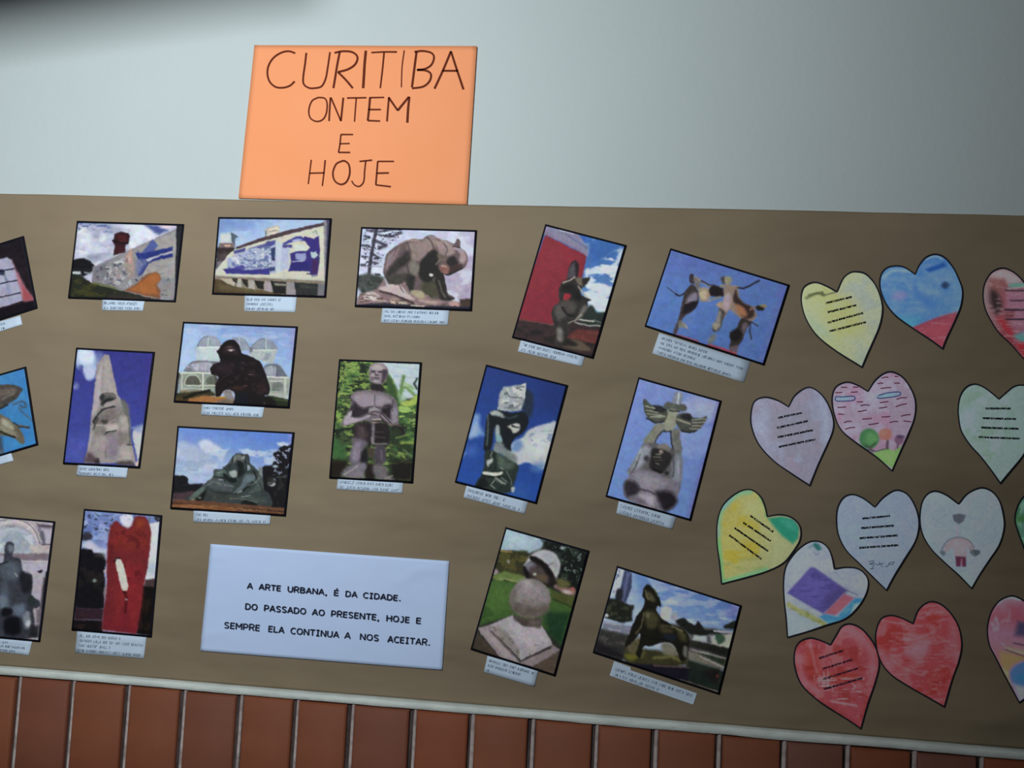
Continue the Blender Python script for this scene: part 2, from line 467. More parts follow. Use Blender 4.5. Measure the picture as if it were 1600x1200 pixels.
def caption(label, q, rows, seed=0, poly=None, rowlen=None):
    org = base_of(q, 0.0024)
    t = thing('caption_label', label, 'caption', org, 'white caption strips under the photographs')
    if poly is None:
        nu, nv = 10, 5
        g = quad_grid(q, nu, nv)
        pp = wall_pt(g[..., 0], g[..., 1], 0.0028); pp[..., 1] -= 0.00012*(fbm(g[..., 0]/12., g[..., 1]/12., seed)-0.3)
        v, f, _ = solid(pp.reshape(-1, 3), nu, nv, -0.0024)
        mesh_obj('paper_strip', v, f, M_LABEL, t, org)
    else:
        p = np.array(poly, float); n = len(p)
        a = wall_pt(p[:, 0], p[:, 1], 0.0028); b = a.copy(); b[:, 1] = -0.0024
        fs = [tuple(range(n))[::-1], tuple(range(n, 2*n))] + [(i, (i+1) % n, (i+1) % n+n, i+n) for i in range(n)]
        mesh_obj('paper_strip', np.vstack([a, b]), fs, M_LABEL, t, org)
    ink = Ink(0.0031); rnd = random.Random(seed*7+1)
    TL, TR, BR, BL = [np.array(p, float) for p in q]
    H = (np.linalg.norm(BL-TL)+np.linalg.norm(BR-TR))/2
    pitch_ = H*0.90/rows; h = pitch_*0.50
    for r in range(rows):
        tt = (0.06*H + pitch_*(r+0.86))/H
        a, b = TL*(1-tt)+BL*tt, TR*(1-tt)+BR*tt
        e = (rowlen[r] if rowlen else rnd.uniform(0.6, 0.95))
        s0 = a*0.955+b*0.045; s1 = a*(1-e)+b*e
        scribble(ink, rnd, *s0, *s1, h, 0.62, gap=(3, 9))
    ink.build('lettering', M_FAINT, t, org)
    return t

# ================================================================== title sign
q = [(397.5, 70.5), (745, 72), (729.5, 319.5), (372.5, 309.5)]
org = base_of(q, 0.003)
sign = thing('title_sign', 'orange card title sign hand-lettered CURITIBA ONTEM E HOJE above the kraft paper', 'sign', org)
g = quad_grid(q, 40, 30)
pp = wall_pt(g[..., 0], g[..., 1], 0.0040); pp[..., 1] -= 0.0012*(fbm(g[..., 0]/120., g[..., 1]/120., 5)-0.5)
v, f, _ = solid(pp.reshape(-1, 3), 40, 30, -0.0028)
mesh_obj('card', v, f, M_ORANGE, sign, org, smooth=True)
ink = Ink(0.0049)
rs = random.Random(11)
def S(w, *strokes, sm=1, dens=1.0):
    for st in strokes:
        p = pts(st)*0.25 + np.array([360, 50])
        if len(p) > 2 and sm: p = catmull(p, False, 8)
        else:
            p = np.array([p[0]*(1-t)+p[-1]*t for t in np.linspace(0, 1, 6)]) if len(p) == 2 else p
        ink.ribbon(p, w*rs.uniform(0.9, 1.1), w*rs.uniform(0.85, 1.1))
# CURITIBA
S(2.9, '405 132 365 120 320 128 270 160 238 210 231 262 245 310 280 342 325 348 370 336 402 308')
S(2.7, '474 130 466 200 455 280 458 325 490 349 530 350 570 338 595 290 608 220 622 125')
S(3.2, '683 124 668 200 655 280 643 350', '650 130 700 120 760 125 793 155 780 200 735 232 672 250', '672 250 720 298 764 350')
S(4.2, '846 116 838 200 834 270 829 350')
S(2.5, '880 128 960 124 1040 124', '960 126 950 230 936 350')
S(1.6, '1086 114 1072 220 1068 345')
S(3.3, '1163 122 1150 220 1134 345', '1150 124 1200 118 1255 130 1272 160 1255 205 1215 230 1165 236', '1165 236 1220 240 1252 262 1245 305 1205 340 1134 352')
S(3.6, '1378 120 1330 235 1275 354', '1378 120 1410 220 1456 358'); S(3.0, '1325 242 1422 242', sm=0)
# ONTEM
S(2.3, '550 408 510 430 490 485 498 535 535 558 575 548 598 510 604 450 590 415 550 408')
S(2.6, '625 408 620 480 616 556'); S(2.6, '628 410 662 490 690 556', '705 410 698 480 690 556')
S(2.2, '728 412 850 410', sm=0); S(2.2, '786 412 780 490 775 560')
S(2.4, '868 410 960 408', '862 484 940 484', '858 553 935 556', sm=0); S(3.0, '872 410 866 480 858 553')
S(3.0, '990 408 984 480 978 558'); S(3.2, '988 408 1045 490', '1045 490 1115 404', sm=0); S(3.6, '1118 404 1110 480 1105 566')
# E
S(2.2, '690 640 766 640', '684 698 745 696', '675 752 748 752', sm=0); S(2.4, '690 640 684 700 675 752')
# HOJE
S(2.3, '505 798 496 870 486 950', '592 800 584 880 574 962'); S(2.3, '494 882 588 880', sm=0)
S(2.7, '695 806 660 826 640 880 652 930 690 952 725 935 745 885 740 830 715 806 695 806')
S(2.3, '806 808 885 800', sm=0); S(2.3, '845 806 838 870 832 935 805 964 775 955 757 930')
S(2.3, '920 808 1022 808', '914 882 990 880', '908 955 1002 966', sm=0); S(2.6, '920 808 914 880 908 955')
ink.build('lettering', M_MARKER, sign, org)

# ================================================================== verse sheet with typed text
q = [(329, 850), (701.6, 876.8), (690.6, 1047), (313, 1017)]
org = base_of(q, 0.003)
sheet = thing('verse_sheet', 'large white paper sheet with a three line typed verse, on the lower kraft paper', 'paper', org)
g = quad_grid(q, 60, 34)
rl = 0.0016*(fbm(g[..., 0]/60., g[..., 1]/50., 8)-0.5)
gg = (g-np.array([300, 840]))/0.2625                    # crease towards the upper right corner, lifted corners
dc = np.minimum(seg_dist(gg[..., 0], gg[..., 1], np.array([1225., 270.]), np.array([1330., 200.])), seg_dist(gg[..., 0], gg[..., 1], np.array([1330., 200.]), np.array([1470., 190.])))
rl += 0.0010*np.exp(-(dc/28)**2)
dc = seg_dist(gg[..., 0], gg[..., 1], np.array([60., 590.]), np.array([190., 560.])); rl += 0.0008*np.exp(-(dc/24)**2)
dc = seg_dist(gg[..., 0], gg[..., 1], np.array([100., 120.]), np.array([200., 120.])); rl += 0.0006*np.exp(-(dc/20)**2)
pp = wall_pt(g[..., 0], g[..., 1], 0.0040); pp[..., 1] -= rl
v, f, _ = solid(pp.reshape(-1, 3), 60, 34, -0.0028)
mesh_obj('paper_sheet', v, f, M_WHITE, sheet, org, smooth=True)

# bold printed capitals drawn as strokes inside a unit box (x to the right, y up)
GL = {'A': (1.0, ['0.03 0 0.5 1', '0.5 1 0.97 0', '0.22 0.33 0.78 0.33']), 'R': (0.95, ['0.1 0 0.1 1', '0.1 1 0.6 1 0.85 0.9 0.88 0.72 0.8 0.55 0.55 0.48 0.1 0.48', '0.5 0.48 0.95 0']),
 'T': (0.9, ['0.0 0.93 1 0.93', '0.5 0 0.5 0.93']), 'E': (0.8, ['0.12 0 0.12 1', '0.12 0.93 0.95 0.93', '0.12 0.52 0.88 0.52', '0.12 0.07 0.95 0.07']),
 'U': (1.0, ['0.1 1 0.1 0.4 0.2 0.12 0.5 0.04 0.8 0.12 0.9 0.4 0.9 1']), 'B': (0.95, ['0.12 0 0.12 1', '0.12 0.93 0.6 0.93 0.8 0.85 0.82 0.7 0.7 0.56 0.5 0.53 0.12 0.53', '0.5 0.53 0.8 0.47 0.9 0.3 0.82 0.13 0.6 0.06 0.12 0.06']),
 'N': (1.0, ['0.1 0 0.1 1', '0.1 0.97 0.9 0.03', '0.9 0 0.9 1']), 'D': (1.0, ['0.1 0 0.1 1', '0.1 0.94 0.5 0.94 0.8 0.83 0.92 0.5 0.8 0.17 0.5 0.06 0.1 0.06']),
 'C': (0.95, ['0.95 0.84 0.7 0.95 0.4 0.94 0.15 0.75 0.08 0.5 0.15 0.25 0.4 0.06 0.7 0.05 0.95 0.16']), 'I': (0.7, ['0.5 0 0.5 1', '0.1 0.94 0.9 0.94', '0.1 0.06 0.9 0.06']),
 'O': (1.1, ['0.5 0.95 0.2 0.86 0.07 0.5 0.2 0.14 0.5 0.05 0.8 0.14 0.93 0.5 0.8 0.86 0.5 0.95']), 'P': (0.9, ['0.12 0 0.12 1', '0.12 0.94 0.6 0.94 0.86 0.84 0.9 0.68 0.84 0.5 0.58 0.4 0.12 0.4']),
 'S': (0.9, ['0.88 0.86 0.6 0.95 0.3 0.93 0.12 0.8 0.15 0.62 0.4 0.53 0.7 0.45 0.88 0.3 0.8 0.12 0.5 0.05 0.12 0.12']), 'H': (1.0, ['0.1 0 0.1 1', '0.9 0 0.9 1', '0.1 0.52 0.9 0.52']),
 'J': (0.75, ['0.35 0.94 0.78 0.94 0.78 0.3 0.65 0.1 0.4 0.04 0.1 0.08']), 'M': (1.15, ['0.08 0 0.08 1', '0.08 0.97 0.5 0.35', '0.5 0.35 0.92 0.97', '0.92 0 0.92 1']), 'L': (0.8, ['0.12 0 0.12 1', '0.12 0.07 0.98 0.07']),
 ',': (0.45, ['0.6 0.15 0.3 -0.2']), '.': (0.45, ['0.5 0.0 0.5 0.2'])}
GL['\u00c9'] = (0.8, GL['E'][1] + ['0.45 1.12 0.7 1.32'])
lines = [(327, 303, 0.0819, 34, [('A', 327, 360), ('ARTE', 397, 527), ('URBANA,', 567, 805), ('\u00c9', 843, 872), ('DA', 912, 982), ('CIDADE.', 1017, 1243)]),
         (315, 427, 0.0830, 36, [('DO', 315, 388), ('PASSADO', 427, 677), ('AO', 714, 788), ('PRESENTE,', 826, 1115), ('HOJE', 1155, 1293), ('E', 1332, 1362)]),
         (190, 539, 0.0847, 37, [('SEMPRE', 190, 402), ('ELA', 453, 547), ('CONTINUA', 585, 873), ('A', 907, 942), ('NOS', 998, 1110), ('ACEITAR.', 1163, 1418)])]
ink = Ink(0.0056)
for x0, y0, sl, h, words in lines:
    for wd, xa, xb in words:
        tot = sum(GL[c][0] for c in wd) + 0.16*(len(wd)-1); k = (xb-xa)/tot; x = 0.0
        for c in wd:
            wc, sts = GL[c]
            for st in sts:
                p = pts(st); xx = xa+(x+p[:, 0]*wc)*k; yy = y0+(xx-x0)*sl-p[:, 1]*h; xx = xx+p[:, 1]*h*0.075
                ink.ribbon(np.stack([300+xx*0.2625, 840+yy*0.2625], -1), 2.05 if c not in '.,' else 2.3)
            x += wc+0.16
ink.build('lettering', M_TYPE, sheet, org)

# ================================================================== the photographs
GA = 'bordered photographs of sculptures on the kraft paper'
# dark print cut off by the left edge
photo_print('dark tilted photograph with a white barred window and red edge, top left edge', [(-125, 419), (36.5, 368.5), (58, 481.5), (-102, 533)], (0, 330, .1875), [
    F('231c24'), G(0, 250, 120, 800, '241e28', '2a2026'),
    P('b4798a', '96 400 130 480 175 560 215 640 262 700 285 742 200 750 120 640', 12), P('a84a52', '175 600 215 650 280 738 200 748', 10, a=.8),
    P('a9aac4', '-500 520 0 398 62 385 92 402 122 480 150 600 190 745 0 805 -500 900', 6),
    P('c0c4dc', '0 500 60 480 120 560 130 640 0 640', 30, a=.5), P('8f9cba', '40 560 70 560 90 680 60 690', 12, a=.8), P('97a2be', '60 700 90 700 110 760 80 770', 10, a=.7),
    B('343a52', '-10 488 30 490 40 520 20 535 -10 520', 6), P('59627c', '20 520 40 520 70 590 50 590', 8, a=.5),
    L('141426', 9, '-400 580 0 500 118 480', 4), L('141426', 9, '-400 690 0 605 140 578', 4), L('141426', 9, '-400 800 0 718 168 680', 4),
    L('141426', 9, '-130 400 -60 900', 4), P('1c1620', '-500 900 0 812 300 742 300 1100 -500 1100', 6)], 1)
# factory hall with mural
photo_print('photograph of a brick chimney and a painted mural wall with blue arrow stripes', [(120, 345), (287, 350), (274, 472), (106, 466)], (0, 330, .1875), [
    G(600, 80, 700, 420, '6d7fb0', 'b4c0da', 'c9cbe0'),
    E('d8dcec', 760, 200, 120, 75, 0, 30), E('c8d2e8', 700, 290, 90, 60, 0, 30), E('dde6f2', 1150, 190, 190, 90, 10, 30), E('d5dcf0', 880, 340, 110, 60, 0, 30),
    K('a3a9c4', 110, 80, .50, .25, a=.8), K('e4ecf6', 100, 70, .52, .22, a=.9, seed=7), E('9c9fbd', 800, 205, 40, 25, 0, 20, a=.8), E('8b8fb0', 790, 390, 80, 30, 0, 20, a=.7), K('6a7cb0', 60, 25, .55, .1, '640 90 900 90 940 180 640 160'),
    P('4d5fa0', '1200 110 1330 120 1400 160 1330 195 1280 170', 14), E('e6cfe0', 1385, 128, 50, 16, 0, 10),
    P('3a1a24', '955 190 1010 170 1075 185 1082 215 1072 262 1045 285 1045 345 945 368 958 285 935 250 950 225', 6), P('5a2226', '975 200 1050 200 1065 250 1040 262 985 255', 10, a=.8), L('1c1018', 12, '940 245 1000 262 1065 268', 5), P('4a2028', '960 290 1040 290 1040 335 955 350', 8, a=.7),
    P('24262c', '600 405 700 392 755 415 785 455 770 500 700 545 600 540', 8), B('1c1c22', '610 420 680 400 750 425 770 470 700 482 610 480'),
    P('c8d0d4', '592 505 668 500 672 522 640 528 594 522', 6), P('8c9aa2', '700 505 760 512 765 520 700 518', 5),
    P('8d8f96', '772 465 1480 140 1465 745 1040 665 765 600', 5), P('9c9a9c', '900 420 1080 330 1080 640 900 600', 30, a=.6),
    P('a3a09f', '1110 325 1470 160 1470 560 1200 540', 12), P('a99288', '1030 400 1065 360 1090 320 1110 400 1120 480 1080 560 1060 520', 12, a=.8),
    P('c99a8e', '1050 370 1095 315 1105 350 1100 440 1060 420', 10, a=.8),
    P('7d7c85', '780 470 900 420 880 560 780 590', 20, a=.7),
    K('5b5868', 28, 22, .60, .06, '800 470 1060 370 1060 640 800 600', .8), K('c4c6cc', 24, 40, .60, .06, '860 450 1080 370 1100 640 860 600', .7, 9), K('b8998c', 30, 34, .62, .06, '900 420 1100 350 1140 640 940 600', .6, 3),
    L('c9d4da', 12, '955 430 1000 420 1030 428', 5), L('3d3e52', 10, '880 480 905 482', 6), L('43435a', 9, '950 458 1010 440', 5),
    P('5060a8', '1180 345 1270 235 1320 285 1250 372 1190 385', 8, a=.95), P('2a3a8c', '1130 345 1200 350 1440 295 1435 328 1240 392 1215 440 1150 400', 7), P('c2c4ce', '1210 405 1300 372 1440 335 1438 352 1300 396 1230 420', 4), P('283688', '1235 420 1330 372 1440 352 1440 382 1330 402 1240 432 1190 520 1150 540 1170 460', 7),
    P('6f7cae', '1140 400 1220 400 1220 440 1170 520 1140 520', 12, a=.8), L('43508c', 14, '1150 330 1210 470', 8, a=.5),
    L('3e4258', 14, '1135 570 1145 580', 6), L('4a485c', 8, '1120 620 1150 600', 5),
    P('8a5a3c', '1030 660 1150 600 1180 560 1225 525 1290 505 1330 520 1340 570 1310 615 1335 660 1335 730 1200 705', 8), P('b06a35', '1080 655 1170 590 1240 535 1290 512 1330 530 1335 570 1290 620 1320 690 1200 690', 14),
    L('85878c', 5, '1320 460 1400 460', 4), L('76787c', 5, '1315 520 1370 520', 4), L('4b4c52', 6, '1390 578 1400 560 1412 578', 4), L('56575c', 6, '1360 662 1388 655', 4), L('323236', 9, '1350 696 1395 702', 4), P('a09a92', '1350 610 1450 600 1440 720 1345 720', 20, a=.5),
    P('2e3226', '560 725 600 520 690 545 765 600 1035 665 1300 735 1460 750', 6), K('4a4a22', 60, 20, .5, .12, '620 560 1000 650 1000 730 600 720', .8), L('6e7340', 14, '780 600 900 625 960 640', 8), P('3a3432', '900 690 1200 720 1460 745 900 745', 12),
    P('27282f', '1472 80 1540 80 1470 780 1455 780', 5)], 2, inset=(2.4, 3.2, 2.8, 2.4))
# blue-white tile mural on arcade
photo_print('photograph of a long blue and white mural wall above a row of dark openings', [(341, 339), (518, 341), (509, 465), (331, 460)], (320, 330, .1417), [
    G(160, 80, 300, 420, '7d9ad2', '8fb0e0', 'a9c4e6'), K('b4cbe8', 200, 60, .52, .15, '140 80 1300 80 1300 250 140 400', .6), P('6f8ccc', '160 80 700 75 500 180 160 180', 50, a=.5),
    P('b9c6cc', '165 250 285 232 300 350 165 362', 5), P('cfdad8', '175 262 275 250 280 335 180 345', 12, a=.7), P('5a6a78', '285 232 375 285 335 300 335 395 300 350', 5), P('7c6a62', '160 355 300 350 330 400 150 400', 5), P('c8a890', '215 368 290 372 280 392 220 388', 5),
    P('3a2e2e', '135 400 330 400 330 560 200 640 120 640', 8), P('5d5358', '150 480 260 460 250 560 140 600', 20, a=.7), P('8c8a96', '140 560 230 560 220 660 120 690', 14, a=.8),
    P('b7b6b0', '660 205 760 160 825 165 820 240 680 290', 6), P('d9d2c0', '700 195 810 165 822 200 780 250 700 262', 6), L('6b6f78', 12, '675 225 672 280', 5), L('77706a', 9, '710 228 800 212', 4),
    P('544048', '345 395 600 300 900 215 1325 120 1330 155 900 262 600 345 340 425', 4),
    P('cfd0bd', '330 425 600 345 900 262 1310 165 1325 760 110 700 130 640 260 480', 4),
    P('a9b6d0', '250 520 400 440 600 380 780 330 790 680 240 690', 8),
    P('4a4c96', '320 440 450 400 440 440 330 470', 8), P('4d509a', '480 415 660 360 690 330 780 322 770 370 640 410 560 400', 9), P('5a68a0', '600 390 690 375 700 400 620 420', 6),
    K('6472a6', 45, 26, .52, .08, '260 500 500 420 720 390 740 620 240 640', .9), K('d3dbe0', 40, 30, .60, .07, '260 500 760 380 760 640 240 640', .9, 4), L('828ab4', 10, '450 480 520 460 560 500', 8), L('7280ac', 10, '400 540 560 530 610 580', 7),
    P('3c3a92', '200 640 330 620 450 650 710 630 712 700 240 688', 8), P('433c98', '350 600 430 595 440 640 320 640', 8, a=.8),
    P('2e3f68', '725 410 778 400 772 550 735 545', 8), P('3a4a80', '700 625 778 610 775 660 710 665', 7),
    P('c2cedd', '785 340 850 340 860 660 785 680', 8),
    P('b3bed8', '840 400 930 400 930 640 840 650', 10), P('3b2f84', '920 660 950 590 940 470 1000 440 1120 440 1160 400 1100 330 1050 330 1100 280 1200 300 1260 270 1270 440 1245 700 1170 700 1150 660', 7), P('41459a', '860 350 1000 280 1060 275 1110 310 1000 330 870 372', 7), P('a9b6da', '960 320 1020 300 1080 320 980 345', 7), P('4a4890', '855 370 960 370 960 400 860 400', 8),
    P('d2dcd2', '980 370 1090 370 1130 430 990 440', 7), P('95a0cc', '1000 470 1110 462 1120 530 1060 545 1000 530', 8), L('b3bcd4', 12, '965 560 1060 550 1100 540', 6), P('b5cdd0', '1165 455 1225 445 1250 480 1210 522 1175 510', 7), P('28287a', '945 570 1150 560 1150 650 940 655', 10, a=.6), P('4c2458', '1180 540 1250 520 1240 690 1180 690', 12, a=.7),
    P('3a4a78', '1250 510 1268 510 1262 575 1245 575', 5), L('8fa0a0', 14, '1195 235 1230 215 1240 250', 9), L('a5ada0', 10, '845 290 860 280', 8), L('6c7a8c', 12, '1180 720 1240 705', 7), L('3a3a70', 14, '1130 685 1190 700', 6),
    P('c4c7b4', '110 700 1325 745 1325 770 110 715', 6), P('8c8070', '110 712 1330 770 1330 940 80 920', 6), P('56472e', '90 740 200 760 400 850 850 900 850 940 80 920', 12), P('6e6242', '150 800 500 860 850 905 700 915 150 860', 20, a=.7),
    P('b9b3a2', '160 740 330 745 325 830 250 800', 8), P('3e3a36', '300 740 360 740 355 800 310 770', 5), P('b3aca2', '365 745 410 748 400 840 345 830', 6), P('2c2a26', '405 745 478 752 470 840 430 810', 5), P('b0a9a0', '485 760 545 765 555 860 480 850', 6), P('282622', '545 762 655 775 645 865 580 850', 5), P('a8a0a0', '660 770 740 780 745 890 655 880', 6), P('242222', '725 765 760 772 900 780 895 920 755 900', 6), P('8d8a7c', '760 790 900 800 900 825 770 820', 8), P('989298', '905 790 1000 790 1015 925 905 920', 7), P('2c302e', '985 785 1250 800 1245 935 1010 930', 6), P('4c504c', '1050 815 1240 830 1240 850 1060 845', 14, a=.6), P('77767e', '1250 800 1330 800 1330 945 1245 940', 8),
    P('8d8890', '1310 110 1345 95 1375 120 1330 940 1320 750', 8), P('4c4e68', '1345 95 1395 90 1340 940 1328 930', 7)], 3)
# bear
photo_print('photograph of a bronze bear statue walking on a rock beside a thin tree', [(564, 354.5), (745, 359.5), (737, 486), (554, 479.5)], (540, 340, .15), [
    G(200, 100, 1100, 840, 'b4bedd', 'c3cbe2', 'b3a9c4'), K('d8e2f2', 160, 120, .48, .2, a=.7), K('a994b4', 120, 80, .55, .15, '1040 560 1340 500 1320 840 1050 840', .6),
    L('3c3848', 34, '320 110 285 300 262 420 245 590', 9), L('3c3a4c', 20, '220 130 330 150 420 130 560 120', 12), L('3f3d4c', 22, '350 180 460 200 580 160', 10), L('42404e', 22, '200 190 240 210', 10), L('3c3a48', 30, '290 240 350 260 420 290 350 320', 14), L('403e4c', 20, '170 290 240 300', 9), L('3c3c48', 22, '280 380 350 420 300 430', 10), L('3c3c48', 22, '170 405 210 410', 10), L('3c3c48', 22, '270 470 330 475', 12), L('3c3c48', 24, '165 495 205 498', 10), L('8a86a0', 8, '200 505 380 512', 6), K('343246', 26, 14, .60, .05, '200 110 600 110 560 200 420 330 340 500 200 520 180 300', .95), L('2c2c34', 24, '320 595 350 598', 8),
    P('4d5250', '125 600 230 580 400 620 400 740 180 800 110 720', 16), K('333a36', 60, 50, .48, .1, '125 600 400 620 400 740 180 790', .8),
    B('6b5a5c', '420 640 395 580 400 500 420 400 480 330 600 250 700 225 790 225 850 190 910 182 970 220 1050 240 1130 270 1160 225 1190 235 1200 310 1250 360 1275 430 1240 520 1160 560 1080 600 1020 600 1040 680 1060 780 1130 830 1120 860 1000 880 860 850 740 760 660 760 560 690 460 700', 6),
    B('94817e', '640 280 720 240 800 235 870 200 930 215 970 260 930 300 880 350 780 440 690 450 660 380', 20), B('8c7a80', '430 420 500 350 560 320 520 420 470 500 420 560', 18), B('a08c8a', '960 250 1060 250 1120 290 1150 340 1100 390 1000 400 960 330', 16), B('ac9494', '1190 330 1240 360 1260 430 1230 480 1190 460 1190 390', 14), B('a89ca8', '1130 310 1200 320 1240 360 1180 360', 8),
    B('34302e', '560 420 660 340 680 430 640 480 560 540 440 640 430 560', 22), B('282422', '780 460 880 350 930 340 980 400 960 500 1010 590 960 620 800 620 770 560', 12), B('302a2a', '1060 430 1120 400 1160 440 1170 520 1090 520 1050 470', 12), B('8c6258', '990 500 1040 480 1080 510 1110 560 1050 590 990 560', 14), B('4c3434', '1090 520 1160 490 1220 500 1160 550 1080 590', 10), B('6e6054', '960 380 1040 400 1060 440 980 450', 16),
    B('7a766c', '670 480 720 460 765 500 750 590 690 600', 18), B('46433c', '430 620 600 580 680 600 700 700 600 690 470 700', 16), B('2c2a28', '640 600 720 620 700 760 650 780', 16), B('4c4a38', '800 680 900 650 960 700 980 800 880 840 800 780', 22), B('2a2824', '930 640 1010 610 1040 700 1060 800 1120 850 1000 870 960 760', 12), B('24221e', '770 560 900 560 900 660 800 660', 14), E('dcd6d4', 890, 596, 22, 15, 0, 6), L('a09a90', 8, '940 490 985 440', 6), L('c8b4ac', 10, '1000 500 1040 510', 8), L('20201e', 16, '1045 598 1110 580 1215 525', 6), L('4a3c40', 14, '1120 300 1190 312', 6),
    P('8c7476', '150 800 330 740 400 640 440 720 520 700 620 670 680 790 850 800 900 850 1190 880 1310 900 1300 970 110 920 110 860', 10), B('c0b0b0', '350 740 420 710 560 700 640 780 720 850 640 850 480 790', 12), B('bcae9c', '480 850 560 860 640 900 520 910 470 880', 8), B('cfc4c0', '210 790 300 780 350 820 300 860 180 870', 14), B('b49a94', '760 850 900 860 1000 890 900 900 780 880', 10), B('c09a96', '1080 880 1180 880 1200 915 1100 920', 8), B('a8a080', '680 760 800 770 820 840 730 830', 12), K('604a44', 60, 20, .55, .06, '150 790 1190 890 1190 930 150 900', .8), L('3a2e2c', 18, '360 770 520 810 700 890', 8), L('4c4046', 9, '640 250 660 330 640 430', 9, 1), L('5c5054', 8, '540 300 500 400', 9), L('463c3e', 10, '850 210 900 260 920 330', 9, 1), L('b4a09c', 9, '560 270 660 240 760 240', 9, 1), L('b8a49e', 9, '880 195 960 215 1040 250', 8, 1), L('5c4c4c', 8, '1020 270 1060 330 1040 390', 8, 1), L('5a4c4a', 7, '1130 350 1180 350', 6), L('2a2424', 9, '1010 590 1030 660 1050 760', 7), L('746c60', 12, '970 660 1000 760 1040 830', 10), L('3c3834', 12, '640 500 660 600 640 700', 10), L('302c2a', 9, '440 640 520 700 590 680', 7), L('c8b8b4', 8, '430 700 520 705', 6), L('5c4c50', 8, '560 700 600 780', 7), L('d0c4be', 7, '200 850 420 870', 6), L('4c3c3c', 6, '480 860 620 870', 5), P('4a3830', '1190 850 1310 840 1300 930 1200 925', 10), P('282838', '100 905 400 890 830 920 1310 925 1310 990 90 960', 6), L('d6c4b0', 10, '680 915 820 922', 5)], 4)
# red wall
photo_print('photograph of a bronze abstract figure before a tall red wall and blue sky', [(852, 350), (979, 383), (927, 560.6), (799.6, 527.6)], (790, 340, .2), [
    G(700, 150, 800, 760, '3c6cb8', '4c7cc0', '7ea4d0'), K('c6d6e2', 110, 50, .47, .12, '620 380 900 240 820 760 620 700', 1), K('9ab6da', 90, 60, .45, .15, '500 120 700 150 640 300', .9), B('d2dce2', '740 390 800 380 880 380 850 430 760 430'), B('d0dae2', '640 520 780 520 800 600 650 560'), B('ccd8e0', '620 580 740 600 820 660 790 740 700 720 640 640'), B('bccce0', '890 270 925 240 900 340 860 340'), B('3a6ab4', '650 200 800 180 860 240 760 330 680 330', 30),
    P('8584a0', '300 60 420 80 560 120 650 240 635 300 500 220 300 130', 8), L('c6cede', 10, '420 95 530 125', 5), L('5e6a96', 8, '470 130 640 240', 6),
    P('8c2c38', '308 135 632 298 600 470 470 540 370 840 100 800 200 440', 4), P('963440', '320 160 600 300 560 330 300 420', 60, a=.5), P('84263a', '150 600 400 560 360 820 110 790', 60, a=.5),
    P('30262a', '515 345 545 332 572 360 565 470 480 480 495 400', 5), P('4e4a52', '500 380 540 350 545 460 482 478', 9),
    P('3c2a2c', '95 790 370 840 560 800 790 740 700 1100 50 930', 8), K('241e20', 80, 30, .5, .12, '80 840 700 880 680 1080 60 930', .8), L('7c4a44', 6, '110 797 370 838', 4), P('6a3430', '560 870 740 890 720 990 470 935', 10), K('7c4038', 60, 30, .5, .1, '560 870 740 890 720 990 470 935', .7),
    B('2a3430', '590 760 640 700 680 690 715 740 790 745 760 850 600 830', 10), L('b9bcae', 12, '560 795 690 810', 5), L('a8aea4', 10, '545 820 640 842 735 845', 5), L('6a7a74', 8, '690 800 745 825', 5),
    B('625444', '470 950 600 970 660 1040 520 1030 430 1000', 10), B('282420', '290 940 440 930 520 960 560 1000 400 1000', 12), 
    B('33302e', '500 470 570 470 600 480 660 465 640 510 600 548 590 600 665 640 660 650 640 660 640 700 600 780 520 820 480 920 430 1000 380 990 390 900 360 770 370 700 420 660 415 600 430 520', 5), B('6e6658', '540 470 610 475 610 530 570 520', 8), L('c4bcaa', 9, '450 510 500 490 540 465', 6), L('b4ac9c', 8, '570 540 600 580 640 620', 6), B('a22e3a', '450 640 455 610 475 592 500 590 512 605 500 630 470 652', 5), B('585450', '380 700 440 680 480 760 430 800 400 790', 16), B('4e4844', '430 660 520 650 560 700 480 760', 14), B('6e6a64', '600 700 640 690 600 770 560 790', 12), B('77746c', '400 870 440 870 450 950 410 960', 14), L('18181a', 12, '440 700 480 760 540 770', 8), L('aca798', 7, '490 825 540 805 590 760', 6), B('201e1e', '450 530 520 520 570 580 600 640 540 640 500 590 440 580', 14), B('2c2824', '600 480 640 475 640 500 610 545', 8)], 5)
